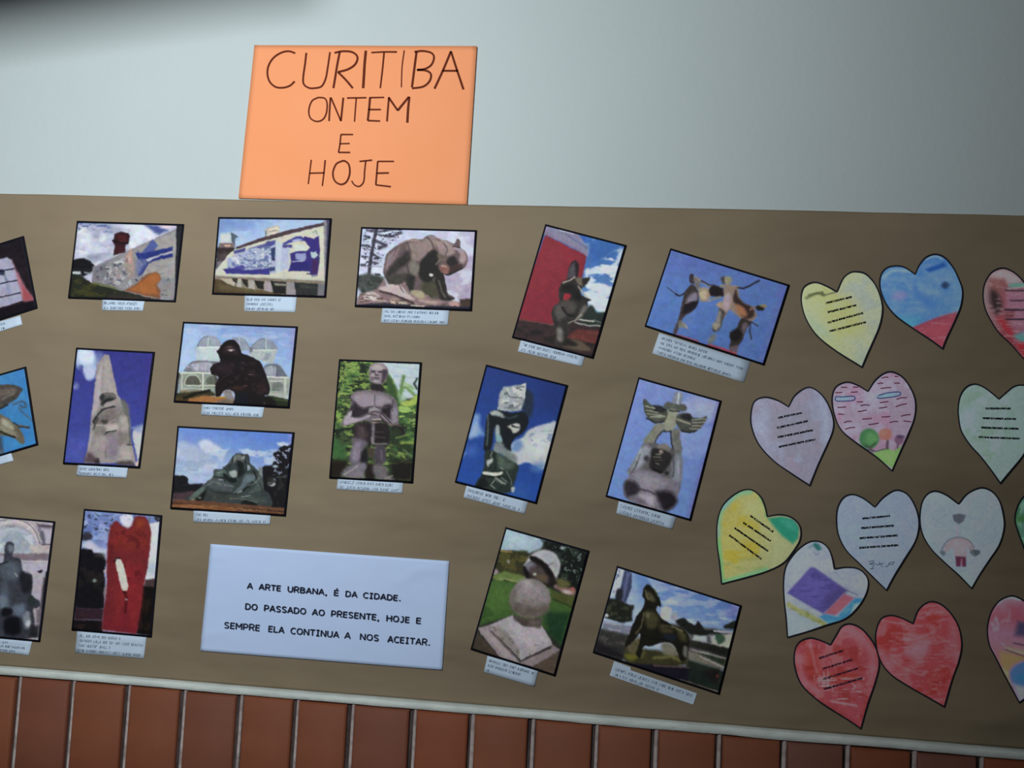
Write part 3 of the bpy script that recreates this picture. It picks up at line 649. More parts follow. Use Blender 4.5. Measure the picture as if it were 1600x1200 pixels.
# three leaping figures
photo_print('photograph of three joined bronze dancing figures against plain blue sky', [(1047.5, 387.7), (1234, 445), (1194, 571), (1007, 510)], (1000, 380, .1917), [
    G(650, 80, 560, 900, '5a72b4', '5478ba', '4c6eb2'), K('6480bc', 200, 200, .5, .2, a=.4), P('6a68b0', '1150 330 1210 350 1030 980 980 960', 40, a=.5), P('5462ac', '230 60 700 200 500 250 200 200', 80, a=.4),
    L('3c3842', 7, '222 360 260 390 320 432', 5), L('282430', 13, '290 415 325 430 360 410 395 370', 5), B('38323a', '400 270 415 250 435 255 445 290 440 330 410 325 400 300', 5),
    B('3e3638', '400 350 440 340 470 390 480 440 470 500 420 560 370 590 330 640 310 700 290 740 275 730 310 620 340 500 360 420', 6), B('7a7288', '400 430 460 400 465 460 410 490 380 480', 12), B('6e686a', '440 280 490 300 480 380 450 350', 8), L('c0b49c', 6, '375 488 430 490 460 470', 5), B('1e1a22', '370 500 470 470 450 530 380 570 350 570', 10),
    L('8a8470', 12, '450 275 500 310 560 350 620 352', 8), L('3a3440', 12, '500 305 560 340 600 345', 5), B('9a8670', '480 370 560 370 580 430 520 470 490 450', 10), B('b3a489', '490 400 530 390 540 450 500 460', 10), B('241e22', '570 360 620 345 690 380 700 420 640 440 570 420', 8), L('8f866e', 14, '500 470 560 470 650 440', 8),
    B('4c4648', '660 280 690 268 700 290 700 320 680 335 662 310', 6), B('8e8a74', '690 275 735 275 750 310 720 340 695 330', 8), L('9a8670', 16, '660 350 720 350 800 355', 8), L('28222a', 13, '770 365 850 368 900 345 970 305', 6), 
    B('8c7a6c', '690 350 790 360 810 440 850 490 920 520 950 580 920 630 860 640 780 580 730 540 690 600 670 560 640 520 620 500 680 470', 8), B('a8949c', '690 430 730 410 740 500 700 560 670 500', 14), B('3a2c2a', '780 380 800 440 850 490 920 530 930 590 880 620 830 590 820 520 760 470', 12), B('a06a4c', '780 500 850 530 870 590 810 580', 14), B('a4917c', '640 480 670 480 670 520 625 510', 8),
    B('4a4644', '650 530 690 560 680 620 650 700 600 720 590 680 630 620', 8), B('84807a', '640 560 660 560 650 680 610 700 610 660', 10), B('6e6e60', '580 750 620 740 610 790 570 820 550 800', 12, a=.8), B('9a947c', '590 660 620 650 630 700 600 700', 8, a=.8),
    L('86665c', 14, '900 540 940 520', 8), B('26221e', '945 520 980 505 1015 520 1000 548 960 548', 6), B('8e8460', '970 505 1020 500 1030 520 1010 525', 8),
    B('38302e', '830 610 900 640 900 660 860 700 840 780 790 850 740 880 730 840 740 790 730 730 780 700', 7), B('1e1a1c', '745 720 800 700 830 760 780 800 740 780', 12), B('62545a', '840 650 880 660 850 740 830 720', 8), L('3a3640', 12, '900 640 895 720 910 780', 7), L('3c3846', 12, '900 640 960 672', 6), B('6a5a62', '740 840 800 840 780 900 730 870', 10, a=.9),
    B('787468', '320 630 350 640 380 690 340 690 310 680', 9, a=.9), L('4a424c', 20, '300 660 280 735', 10), L('9c907c', 7, '350 650 390 695', 6),
    L('a03c48', 14, '300 750 400 780 470 800', 8), L('a83a44', 18, '560 830 680 865 780 905', 8)], 6)
# gorilla
photo_print('photograph of a dark seated gorilla statue before white greenhouse domes', [(285.8, 502.5), (465, 510), (452, 638), (271, 628.5)], (260, 490, .14167), [
    G(800, 100, 700, 640, '86a0d4', '8fb4e4', 'a8c4ea'), K('a8bce0', 260, 60, .5, .15, a=.8), P('9a92c8', '1380 160 1440 150 1400 500 1360 500', 25, a=.6), P('b7cdec', '180 150 400 130 300 500 150 600', 60, a=.6),
    B('98a2b0', '335 400 350 340 400 270 480 245 550 260 600 320 600 400', 8), P('b4c6cc', '325 370 600 360 600 540 325 530', 8), P('c6d6d4', '360 380 590 380 590 500 400 520', 20, a=.7), L('dfe6dc', 12, '345 375 580 370', 5), L('c6cccc', 10, '465 260 455 370', 6), L('6f7c8c', 10, '345 370 350 340 400 270 460 248', 7, 1), L('7c8494', 10, '480 300 470 350', 8),
    B('94a0b0', '720 280 800 262 860 285 910 340 920 400 720 400', 8), L('bcc8cc', 8, '800 265 810 380', 6), L('7e8c9c', 8, '860 290 900 350', 6),
    B('8e9aa8', '940 400 960 340 1020 290 1100 272 1160 290 1200 340 1215 400', 8), P('aebcbc', '910 400 1220 395 1180 560 910 480', 8), L('6c7888', 9, '950 350 1020 290 1080 275', 6, 1), L('c8d0d0', 10, '1100 280 1100 390', 6), L('d2d8c8', 12, '960 405 1200 400', 5), L('cad0c6', 14, '1080 405 1080 540', 6), K('8a9aa2', 50, 50, .55, .08, '960 420 1200 420 1180 540 960 500', .7), P('686e78', '915 370 950 370 950 420 915 430', 10, a=.8),
    B('7a7a88', '215 640 225 580 280 530 380 518 540 530 580 560 520 640', 8), B('a4a4b6', '290 560 400 530 500 550 480 630 300 630', 18), L('6c6670', 7, '260 540 400 525 550 540', 4), L('c4c8d0', 7, '345 560 340 630', 6), L('c4c8d0', 7, '430 550 430 630', 6), K('c3c6da', 40, 40, .55, .1, '230 560 520 550 500 640 230 640', .7),
    B('6c7484', '1080 580 1180 550 1260 580 1310 660 1320 700 1120 700', 8), B('a0a6b4', '1090 600 1170 580 1190 680 1110 680', 14), L('c8ccd0', 8, '1200 590 1200 680', 7),
    P('8e9a90', '140 650 560 650 560 850 480 920 140 880', 8), L('d6dcc8', 16, '150 656 500 655', 5), L('c9d0bc', 12, '175 670 170 840', 6), B('5d6054', '215 780 220 710 280 680 350 700 370 790', 8), L('c2c8b4', 10, '200 790 215 720 260 680 340 690 380 760', 5, 1), L('d0d6c4', 26, '400 670 395 840', 6), L('70766c', 8, '390 670 385 830', 5), B('687064', '440 770 450 710 540 690 550 790', 8), L('cdd3be', 12, '220 795 540 793', 5), L('c8c8b4', 9, '190 825 500 828', 5), P('8a7c60', '150 850 400 850 300 890 150 890', 10), P('98a39a', '470 830 540 830 540 910 480 910', 12), 
    P('9aa39c', '1100 690 1370 700 1350 900 1130 890', 8), L('d8dccc', 14, '1110 695 1350 708', 5), L('c6ccbe', 22, '1310 720 1310 880', 7), B('767e7a', '1170 830 1180 770 1230 750 1280 780 1270 850', 12), L('d0d4c4', 9, '1150 745 1280 745', 6), L('4a5050', 8, '1160 838 1240 848', 5), L('c9c4a8', 10, '1150 925 1340 930', 5), P('b8b8a4', '1130 870 1340 880 1330 930 1120 920', 10, a=.7),
    P('3c3a26', '100 880 480 850 560 900 250 960 100 960', 10), P('a6703c', '230 940 420 900 560 920 700 910 650 960 500 990 250 980', 12), P('4e3c20', '100 930 250 900 240 985 100 970', 12), L('1c1a12', 30, '200 930 330 880 470 850', 10), L('c8a020', 10, '550 925 690 912', 5), P('7c6c5a', '560 960 740 930 760 1000 540 1000', 12), B('8a8484', '630 880 670 830 720 860 740 940 680 950', 12), P('241c0c', '110 650 150 660 120 900 90 940', 10, a=.8),
    P('28321a', '1110 900 1370 950 1350 1040 1100 1030', 10), L('425a38', 14, '1180 950 1340 960', 8),
    B('1d1518', '570 400 610 340 670 295 730 290 780 320 810 370 830 430 900 460 960 490 1020 520 1060 570 1090 650 1110 720 1140 800 1130 890 1080 910 1120 1010 900 1030 740 1010 760 900 700 840 640 850 590 910 545 910 540 800 570 700 500 670 485 610 520 560 590 530 580 470 555 420', 5), B('3c2a30', '640 370 700 350 770 380 790 440 720 440 640 430', 18, a=.8), E('c9bcb8', 712, 404, 30, 9, 0, 6), E('6a5450', 690, 372, 26, 8, 0, 8, a=.8), L('7c6460', 5, '830 545 860 548', 5), L('94786c', 7, '915 670 960 674', 5), E('4a3022', 780, 820, 60, 20, 0, 20, a=.8), E('5c3c3c', 870, 795, 20, 10, 0, 8), E('3c2c38', 640, 600, 90, 60, 0, 40, a=.6), E('3c2022', 1050, 820, 50, 60, 0, 30, a=.8), K('3a2a30', 60, 40, .55, .1, '500 560 1050 540 1120 880 560 860', .6), B('141a24', '770 900 880 870 900 1000 780 1000', 20), E('8c8a94', 1100, 985, 22, 14, 0, 7), E('6a6c74', 1175, 1008, 20, 8, 0, 6), B('181410', '1080 910 1200 960 1200 1020 1100 1020', 14)], 7)
# animal with wings cut off by the left edge
photo_print('turquoise-sky photograph of a bronze winged shape, cut off at the left edge', [(-128, 621), (40, 572.6), (59, 695), (-108, 745)], (0, 530, .1917), [
    G(100, 260, 150, 900, '3c84c4', '3580c0', '3a8acc'), K('4892cc', 120, 120, .5, .2, a=.5),
    B('4c4844', '-400 440 -100 380 0 372 80 368 150 385 185 410 165 440 130 490 60 530 0 560 -200 560', 6), B('6c625c', '-50 420 60 400 130 410 110 440 0 470', 16), L('2a2a26', 14, '-60 560 10 562 60 535', 6), L('7c746c', 7, '20 490 120 440', 8),
    L('4a5a6a', 14, '110 530 170 510 205 520 210 550 185 555 165 540', 8, 1), L('4e6478', 12, '150 560 210 620 270 670', 8),
    B('6a6454', '-300 660 -60 610 0 612 60 640 120 690 180 700 240 715 220 730 160 720 190 780 200 840 175 855 120 810 60 790 -100 780 -300 800', 7), B('a8a490', '10 650 60 660 110 720 90 740 20 700', 14), B('8c8874', '-40 680 100 740 150 790 100 790 0 740', 18), L('26261e', 14, '0 752 60 778 120 800', 6), L('203040', 9, '110 680 160 715 240 720', 5), P('3c5068', '-20 780 20 800 30 930 -20 930', 16), B('5c6870', '-20 800 0 900 30 900 10 930 -20 930', 12)], 8)
# tapering white monument
photo_print('photograph of a pale tapering stone monument with carved faces, deep blue sky', [(118.8, 543), (241.5, 549.7), (218, 731.6), (98, 725)], (0, 530, .1917), [
    G(950, 100, 700, 1000, '3a3c90', '4048a0', '4452ae'), P('5a64c0', '560 800 720 800 700 1010 530 1000', 60, a=.6), P('4c3a98', '1200 150 1240 150 1200 600 1170 600', 25, a=.5),
    B('a9bfe0', '620 90 740 80 780 130 800 190 770 310 710 330 680 270 620 210', 16), B('cfdeec', '640 95 730 95 770 150 740 200 660 190', 18), B('b9c8e2', '690 240 770 230 760 310 710 320', 16), E('8a94cc', 615, 380, 26, 26, 0, 16, a=.8), K('3c3c90', 60, 60, .55, .15, '600 200 700 180 680 330 600 400', .7), B('7a8cc4', '780 110 840 120 830 200 780 220', 18, a=.7),
    P('c2c6c8', '1080 750 1165 700 1150 960 1120 990 1080 800', 8), P('8aa0cc', '1070 720 1160 690 1150 760 1090 745', 12, a=.8),
    P('9c9494', '790 200 850 125 890 130 960 460 1040 560 1060 800 1110 1010 690 1010 720 850 750 600', 6), P('a8a2a0', '850 150 880 150 940 440 840 440', 16, a=.8), P('b3acb2', '790 300 830 200 820 440 760 800 720 900 750 600', 10, a=.9),
    P('87817c', '820 560 1040 540 1060 850 760 860 750 640', 24), B('5c5a5a', '815 460 860 435 920 440 945 470 940 495 870 500 840 530 820 520', 7), B('2c2c30', '845 500 880 480 935 490 880 510 845 530 825 530', 6), B('a39c9a', '850 530 920 520 940 540 850 560', 8), B('3c3a3e', '818 470 838 440 850 470 840 500 820 495', 6), L('3a383c', 7, '820 530 840 545 850 520', 5), L('8c8886', 5, '860 455 900 450 930 465', 4), B('2e3034', '755 670 775 640 800 630 790 680 765 690', 7), E('3c383a', 855, 672, 22, 16, 0, 8), L('4a4648', 6, '830 700 870 695 930 670', 5), L('c4bcb8', 9, '790 700 860 700 930 660', 8), L('a49c9a', 7, '860 610 910 605', 6), B('4a4c4e', '990 500 1010 495 1045 600 1050 650 1030 640 1010 560', 8), L('6c6866', 5, '990 620 1040 620', 4), L('8c8482', 6, '770 800 800 900', 8), L('6c6664', 7, '870 790 860 960', 9), L('7c7472', 7, '975 780 985 960', 9), L('dcd4d0', 7, '870 745 930 735', 6),  L('2a2e34', 13, '780 640 830 580 880 560 930 548', 6, 1), B('7c7470', '800 640 860 590 930 580 940 640 860 690 780 680', 14), B('4e4846', '820 660 880 660 870 690 840 690', 9), L('4c4a4a', 10, '765 735 770 700 800 650', 8), B('aea5a2', '980 640 1040 630 1050 750 990 740', 20), B('6c706c', '990 500 1030 520 1045 610 1010 600', 12), B('bdb4ae', '870 700 960 690 960 740 880 740', 16), L('25282c', 9, '850 780 890 755 945 748', 6, 1), B('8c8290', '880 790 960 780 970 940 880 950', 26), B('b0a8a4', '980 880 1060 880 1080 980 980 990', 24), B('a59c9a', '770 800 860 790 860 880 780 900', 24), B('5c4e54', '690 1000 720 930 780 960 800 1010', 16), B('3a3238', '770 985 800 970 810 1010 780 1010', 10), B('544a4c', '960 1000 1060 990 1100 1030 960 1025', 14), L('22262a', 8, '1040 860 1070 862', 6), L('5a605c', 9, '1050 650 1060 860', 9), P('d2c0b4', '1100 1010 1140 980 1135 1040 1105 1040', 8)], 9)
# reclining figures
photo_print('photograph of reclining bronze figures, dark trees at both sides, cloudy sky', [(277, 665.4), (459.8, 675.3), (446, 806.6), (265.7, 795)], (260, 660, .1417), [
    G(800, 60, 600, 700, '5c82d2', '7094d4', '9eb4d8', '98b2d2'), P('6a8ad6', '150 60 500 70 300 220 140 200', 50, a=.5), K('b2c0d8', 220, 80, .47, .12, '120 210 700 260 500 680 90 600', 1), B('bccadc', '360 220 450 190 520 230 600 290 540 340 400 330', 20), B('a4b4d0', '130 220 360 280 480 400 200 400', 30), K('93a6c8', 160, 50, .5, .1, '100 400 540 420 480 660 90 590', .8, 6), K('b4c4dc', 200, 70, .5, .15, '800 300 1400 220 1200 470 950 450', .9), P('8c8ad0', '1350 110 1400 110 1385 250 1340 250', 25, a=.6), B('c0cedc', '1220 230 1300 220 1350 250 1280 270', 14), B('acc0dc', '100 540 300 560 480 600 400 670 260 650', 30, a=.8),
    B('1c1c20', '75 600 150 590 190 585 240 620 255 680 400 690 350 760 80 800', 7), B('1a181c', '1060 490 1160 470 1180 430 1210 420 1180 350 1230 310 1260 270 1320 260 1400 310 1360 940 1050 900 1060 600', 8), K('9aa8c4', 30, 26, .63, .04, '1180 300 1380 270 1380 600 1180 580', .8), E('a8b8c8', 1200, 485, 28, 16, 0, 8), E('b8c0b8', 1165, 675, 40, 28, 0, 9), E('8aa0a4', 1180, 630, 22, 14, 0, 8), L('4c5c58', 12, '1220 600 1310 605', 6), K('2c2c28', 60, 60, .55, .1, '1080 600 1350 600 1320 900 1100 900', .8),
    B('4c3a40', '60 790 200 770 300 760 280 850 60 850', 12), L('2a2230', 16, '180 690 400 680', 8),
    B('3a4444', '200 840 300 790 420 680 510 600 530 520 610 510 680 450 740 360 800 338 860 350 910 360 920 440 960 480 1020 540 1060 620 1080 740 1140 800 1160 920 1000 930 600 900 300 880', 6), B('6a706c', '740 390 800 350 850 400 830 460 760 440 700 450', 14), B('8c988e', '830 380 860 370 860 400 835 400', 7), B('1c2222', '770 420 840 440 850 560 790 600 790 500', 12), B('50605c', '540 530 640 520 680 560 620 600 540 590', 14), B('9aa6a4', '690 550 760 530 780 590 730 612', 9), B('8c98a0', '890 470 920 480 920 520 890 520', 9), B('1a2020', '640 560 700 610 770 620 770 660 700 660 630 600', 10), B('607078', '870 580 950 570 980 620 900 680 800 760 740 780 820 690', 12), L('a8b4b4', 8, '790 780 880 720 970 650', 6), L('141a1a', 22, '850 750 900 710 960 660', 7), L('141818', 14, '960 530 990 600 1000 650', 6), B('788078', '1020 500 1050 500 1050 590 1020 580', 10), B('4c5a54', '1010 580 1060 640 1060 740 940 780 900 770 980 700', 12), B('50585c', '470 640 600 620 720 700 700 760 480 720', 18), L('a4b0b4', 9, '580 632 620 635', 6), L('7a8088', 8, '640 690 740 706', 8), B('3c4340', '420 740 700 780 800 840 500 860', 20), B('48544f', '800 820 950 810 1100 860 1000 900', 20), B('181c18', '310 860 420 760 440 740 400 860', 10), B('1a1e1a', '830 880 900 850 1000 910 860 910', 12), B('5c6c66', '250 830 400 710 420 730 330 830', 10), L('94a09a', 8, '830 820 920 806', 7), L('1c2222', 9, '735 380 720 450 690 500', 6, 1), L('8c9894', 7, '760 360 745 430', 6), L('1c2424', 10, '870 420 880 500 850 560', 7, 1), L('242c2c', 7, '620 490 660 520 680 580', 6, 1), L('8a9692', 7, '560 560 620 550', 6), L('1e2626', 8, '540 600 620 610 650 660', 6, 1), L('6c7a78', 8, '430 700 520 660 600 680', 8, 1), L('202826', 9, '500 760 640 780 760 790', 8, 1), L('7a8680', 7, '900 700 980 660 1030 600', 7, 1), L('2a3230', 8, '1020 660 1060 760 1040 820', 7, 1), L('68746e', 8, '700 840 860 850 1000 880', 8, 1), E('8a9478', 290, 850, 22, 9, 0, 6), E('7a8474', 370, 830, 18, 10, 0, 7),
    P('6a4632', '40 850 200 850 1330 945 1310 1030 40 960', 6), L('2c2018', 9, '60 888 700 930', 4), L('2c1e16', 8, '680 935 1320 985', 5), B('80522e', '120 900 700 930 700 990 100 940', 10), K('a07048', 90, 12, .55, .08, '60 890 1310 960 1310 1020 60 950', .7)], 10)
# standing man
photo_print('photograph of a bare-chested bronze man statue among green leaves', [(529.7, 561), (659, 566), (645, 755), (514, 747.4)], (500, 550, .1917), [
    F('3e5030'), K('7a9a44', 40, 18, .50, .06, '140 60 620 60 640 420 120 640', .95), K('1e2a1c', 50, 22, .55, .06, None, .9, 3), K('8aa850', 60, 26, .58, .05, None, .8, 8), K('3c6a34', 70, 60, .52, .1, None, .6, 13),
    P('b4c6cc', '470 80 815 95 800 370 650 390 640 330 600 230 540 160', 10), L('98aab4', 4, '600 120 810 145', 3), L('98aab4', 4, '600 195 800 215', 3), L('9cacb4', 4, '680 320 790 326', 3), L('34443c', 18, '790 220 770 260 790 300', 7, 1), L('5c8040', 26, '650 380 680 200', 12), L('6a9048', 22, '780 360 700 290 660 320', 10, 1), L('6c9848', 20, '560 200 620 330 640 400', 10), L('8ab070', 20, '700 260 760 300', 10), B('a0b850', '650 410 730 390 800 350 790 420 700 450', 10), B('38552c', '540 170 600 260 640 400 560 340', 12), B('96b8a0', '640 350 700 360 690 400 650 400', 12, a=.6),
    K('9cc060', 60, 24, .52, .06, '640 440 790 420 770 640 640 620', .9), K('2a3a20', 60, 40, .5, .08, '560 640 780 620 760 900 560 900', .9), L('90a848', 18, '660 740 760 740', 10), L('5c7848', 16, '680 800 760 860', 10), P('1e1a14', '580 900 770 880 755 1060 560 1050', 30), B('3c6838', '110 700 190 780 220 860 160 890 100 840', 22), B('221a10', '80 900 200 890 220 1000 80 1020', 22), L('14201a', 22, '120 640 250 640', 14, a=.5),
    B('2a2326', '410 260 500 260 520 340 440 340', 10), B('8c8088', '400 170 405 120 450 90 510 92 550 130 550 190 520 250 470 260 420 245 400 210', 7), B('a89c9e', '430 120 480 100 520 130 500 150 440 145', 12), B('6c6068', '405 160 425 150 440 240 415 225', 9), E('2a2028', 437, 158, 17, 7, 0, 5), E('2a2028', 490, 160, 19, 7, 0, 5), L('9c8e92', 8, '462 150 460 182', 5), E('a8989c', 430, 190, 16, 14, 0, 8), E('8c7e84', 487, 192, 16, 14, 0, 9), L('1e161c', 6, '450 186 472 186', 4), L('4c3e46', 4, '445 170 455 184', 4), B('443a42', '508 150 550 150 545 200 520 245 500 250 505 200', 10), L('2c2228', 5, '438 211 480 212', 4), E('b8a8ac', 457, 236, 20, 7, 0, 6), L('6c6068', 5, '440 225 478 225', 4), E('5c5058', 548, 190, 7, 18, 0, 5),
    B('6f656e', '250 360 300 320 400 310 520 330 600 370 630 430 640 560 620 600 560 580 520 560 450 600 370 560 200 600 170 590 200 530 250 440', 8), B('948a94', '280 350 380 330 470 350 560 380 580 430 500 440 420 450 330 450 270 390', 18), B('2c252b', '280 410 340 460 400 460 380 500 290 540 230 520', 12), B('2a2228', '520 440 580 430 580 520 560 590 500 560 500 490', 14), B('a89eaa', '200 540 240 530 330 540 400 510 400 530 300 570 200 590', 9), B('8c8490', '580 470 630 460 630 560 590 560', 12), B('9c9496', '400 470 450 450 490 480 470 510 410 500', 10), L('2a2224', 7, '400 505 460 510', 4), L('4c424a', 9, '300 440 360 458 430 445', 7, 1), L('4c424a', 8, '455 450 520 455 580 440', 7, 1), L('5c5058', 7, '447 350 446 440', 6), L('463c44', 8, '250 380 275 420 270 470', 7, 1), L('463c44', 8, '600 390 585 440 590 480', 7, 1), B('aca0ac', '200 545 230 500 262 480 250 530', 8), L('342a30', 7, '415 485 455 480 488 488', 4), L('342a30', 6, '410 495 455 492 485 500', 4), B('8c8088', '510 500 580 560 600 580 560 580 500 530', 9), L('2a2228', 8, '500 500 540 540 590 590', 5), L('c2b09a', 8, '430 548 495 548', 4), L('b8a488', 8, '430 576 475 578', 4), L('28201e', 7, '430 562 490 562', 4), B('a08c78', '570 590 640 590 650 620 600 610', 10), B('241c20', '590 600 680 610 680 680 600 670', 16),
    B('2b2226', '290 590 420 580 440 700 400 750 280 700', 14), B('4a3c3e', '310 600 370 620 380 700 300 700', 18), B('261e22', '440 590 560 600 560 760 450 760', 12), L('7a747c', 22, '435 600 432 740', 10), L('8c8686', 10, '420 700 430 740 460 750', 8, 1), L('7c8078', 14, '470 750 540 748', 10), 
    B('655c68', '260 700 350 710 390 750 350 800 330 910 250 910 240 860 270 780', 12), B('82788a', '270 760 330 740 320 880 260 890', 16), B('1f1a20', '350 800 390 800 380 930 330 900', 14), B('4e4650', '450 770 530 780 530 900 450 920', 14), B('4a4032', '390 780 440 790 430 860 400 850', 12), L('3a3038', 9, '300 640 310 700', 7), L('5a4e54', 8, '340 620 350 690', 7), L('46403c', 6, '455 650 520 655', 5), L('5c5450', 5, '450 690 530 700', 5), L('8a8490', 8, '290 780 280 870', 8), L('6c6474', 8, '500 800 505 880', 8), B('2c3a24', '600 620 660 640 640 760 570 740', 16), L('7a9848', 9, '620 700 700 680', 7), L('5c8040', 9, '560 820 640 860', 7), B('231a1a', '380 920 450 920 440 1040 370 1030', 14), B('77727c', '230 930 370 905 360 990 340 1030 180 1010', 14), B('6c666c', '430 930 530 930 560 1000 600 1040 470 1040', 16), L('a8a49c', 8, '200 1000 300 930', 8), L('9c9484', 8, '530 1030 590 1010', 8)], 11)
# stone carrier
photo_print('photograph of a dark statue carrying a pale stone block, vivid blue sky', [(759.4, 569.4), (887.5, 601.7), (838.5, 787.7), (710.4, 753.7)], (700, 560, .2083), [
    G(600, 100, 400, 1000, '20387e', '204494', '2450a8'), P('1c2c6c', '700 130 890 210 860 420 700 350', 80, a=.5), K('3a66b0', 120, 100, .55, .12, '560 400 800 400 800 480 600 500', .7), 
    B('6e94c8', '160 600 170 500 200 420 240 430 240 500 270 570 200 590', 18), B('8fa8c8', '160 590 190 500 220 480 220 570', 14), E('4068b4', 170, 690, 50, 40, 0, 30, a=.7), L('5c84c0', 14, '110 740 130 710', 12), E('3060ac', 540, 1000, 70, 50, 20, 40, a=.7),
    B('b4bcc0', '470 650 500 620 560 590 600 540 680 505 740 490 810 475 790 600 760 700 720 830 660 810 590 780 520 800 470 770 440 720', 9), B('c6cccc', '620 600 700 570 770 580 740 700 660 740 600 680', 30), B('6c90bc', '470 660 520 610 560 640 540 690 490 700', 14), B('4c78bc', '640 790 720 790 700 850 620 840', 20, a=.7), K('8496b0', 70, 50, .58, .06, '580 560 800 480 780 640 620 640', .8), L('98a4ac', 7, '700 545 800 545', 5), K('9aaabc', 60, 50, .6, .06, '480 640 760 600 700 800 480 760', .6, 4),
    B('242c34', '580 230 630 260 640 330 620 440 560 400 560 300', 16, a=.8),
    P('98a0a2', '415 215 500 205 580 190 575 300 550 390 470 400 370 385 385 270', 7), K('c6caC6'.lower(), 50, 40, .52, .08, '415 215 580 190 560 300 550 380 380 390', .8), K('5c666a', 40, 30, .60, .05, '400 230 570 210 550 390 380 390', .9, 6), L('50585c', 8, '470 290 550 295', 5), L('6a7274', 10, '430 370 500 375 540 350', 8), L('d0d2cc', 10, '560 200 580 190 572 290', 6),
    B('141a20', '300 430 330 390 400 390 480 410 560 400 600 440 600 500 560 560 500 600 470 650 470 700 400 660 360 600 350 520 330 640 310 700 270 680 280 560 285 480', 6), B('9ca6a4', '315 405 350 390 400 405 420 440 380 435 330 425', 9), L('7c8480', 14, '400 430 420 440', 7), B('94a0a4', '360 505 385 510 390 570 405 620 370 630 355 570', 8), B('70a0a8', '360 570 400 590 400 630 365 620', 10, a=.7), B('b4b4ac', '450 510 500 488 540 495 530 545 490 560 470 530', 7), L('20242c', 9, '480 510 530 520', 5), L('1c2028', 7, '480 500 500 515', 5),
    B('7a8484', '350 640 400 630 440 680 500 720 520 790 470 790 400 720 340 720', 12), B('27332e', '280 700 330 690 420 740 520 800 520 860 490 960 480 1000 380 1010 210 960 250 880 270 800', 8), B('4c5c50', '380 720 450 760 500 800 450 840 370 800', 18), B('a8b0aa', '290 770 330 750 335 770 310 800 295 810', 7), B('c4ccbc', '262 850 300 850 360 858 410 850 400 872 340 882 270 868', 5), L('141c18', 12, '270 880 340 892 400 880', 5), L('5c6c64', 8, '300 430 300 560 290 650', 8, 1), L('48564e', 8, '430 740 480 800', 7), L('1a2420', 9, '340 700 360 780 350 850', 7, 1), L('8c988c', 6, '330 700 320 740', 5), L('a0a89c', 5, '360 900 330 940', 4), L('64746a', 7, '440 850 470 900 480 950', 6), L('3c4c58', 8, '420 430 460 450 520 430', 7, 1), B('586458', '350 890 380 900 430 940 410 945 360 920', 8), L('98a29a', 9, '360 895 400 930 430 940', 6), L('909a90', 8, '320 950 350 975', 6), L('78827a', 8, '400 895 440 925', 6), B('a4b0b0', '475 970 500 965 495 1000 475 1000', 7), L('7a8680', 10, '395 820 410 830', 7), B('141a18', '210 960 260 890 300 950 250 970', 12)], 12)
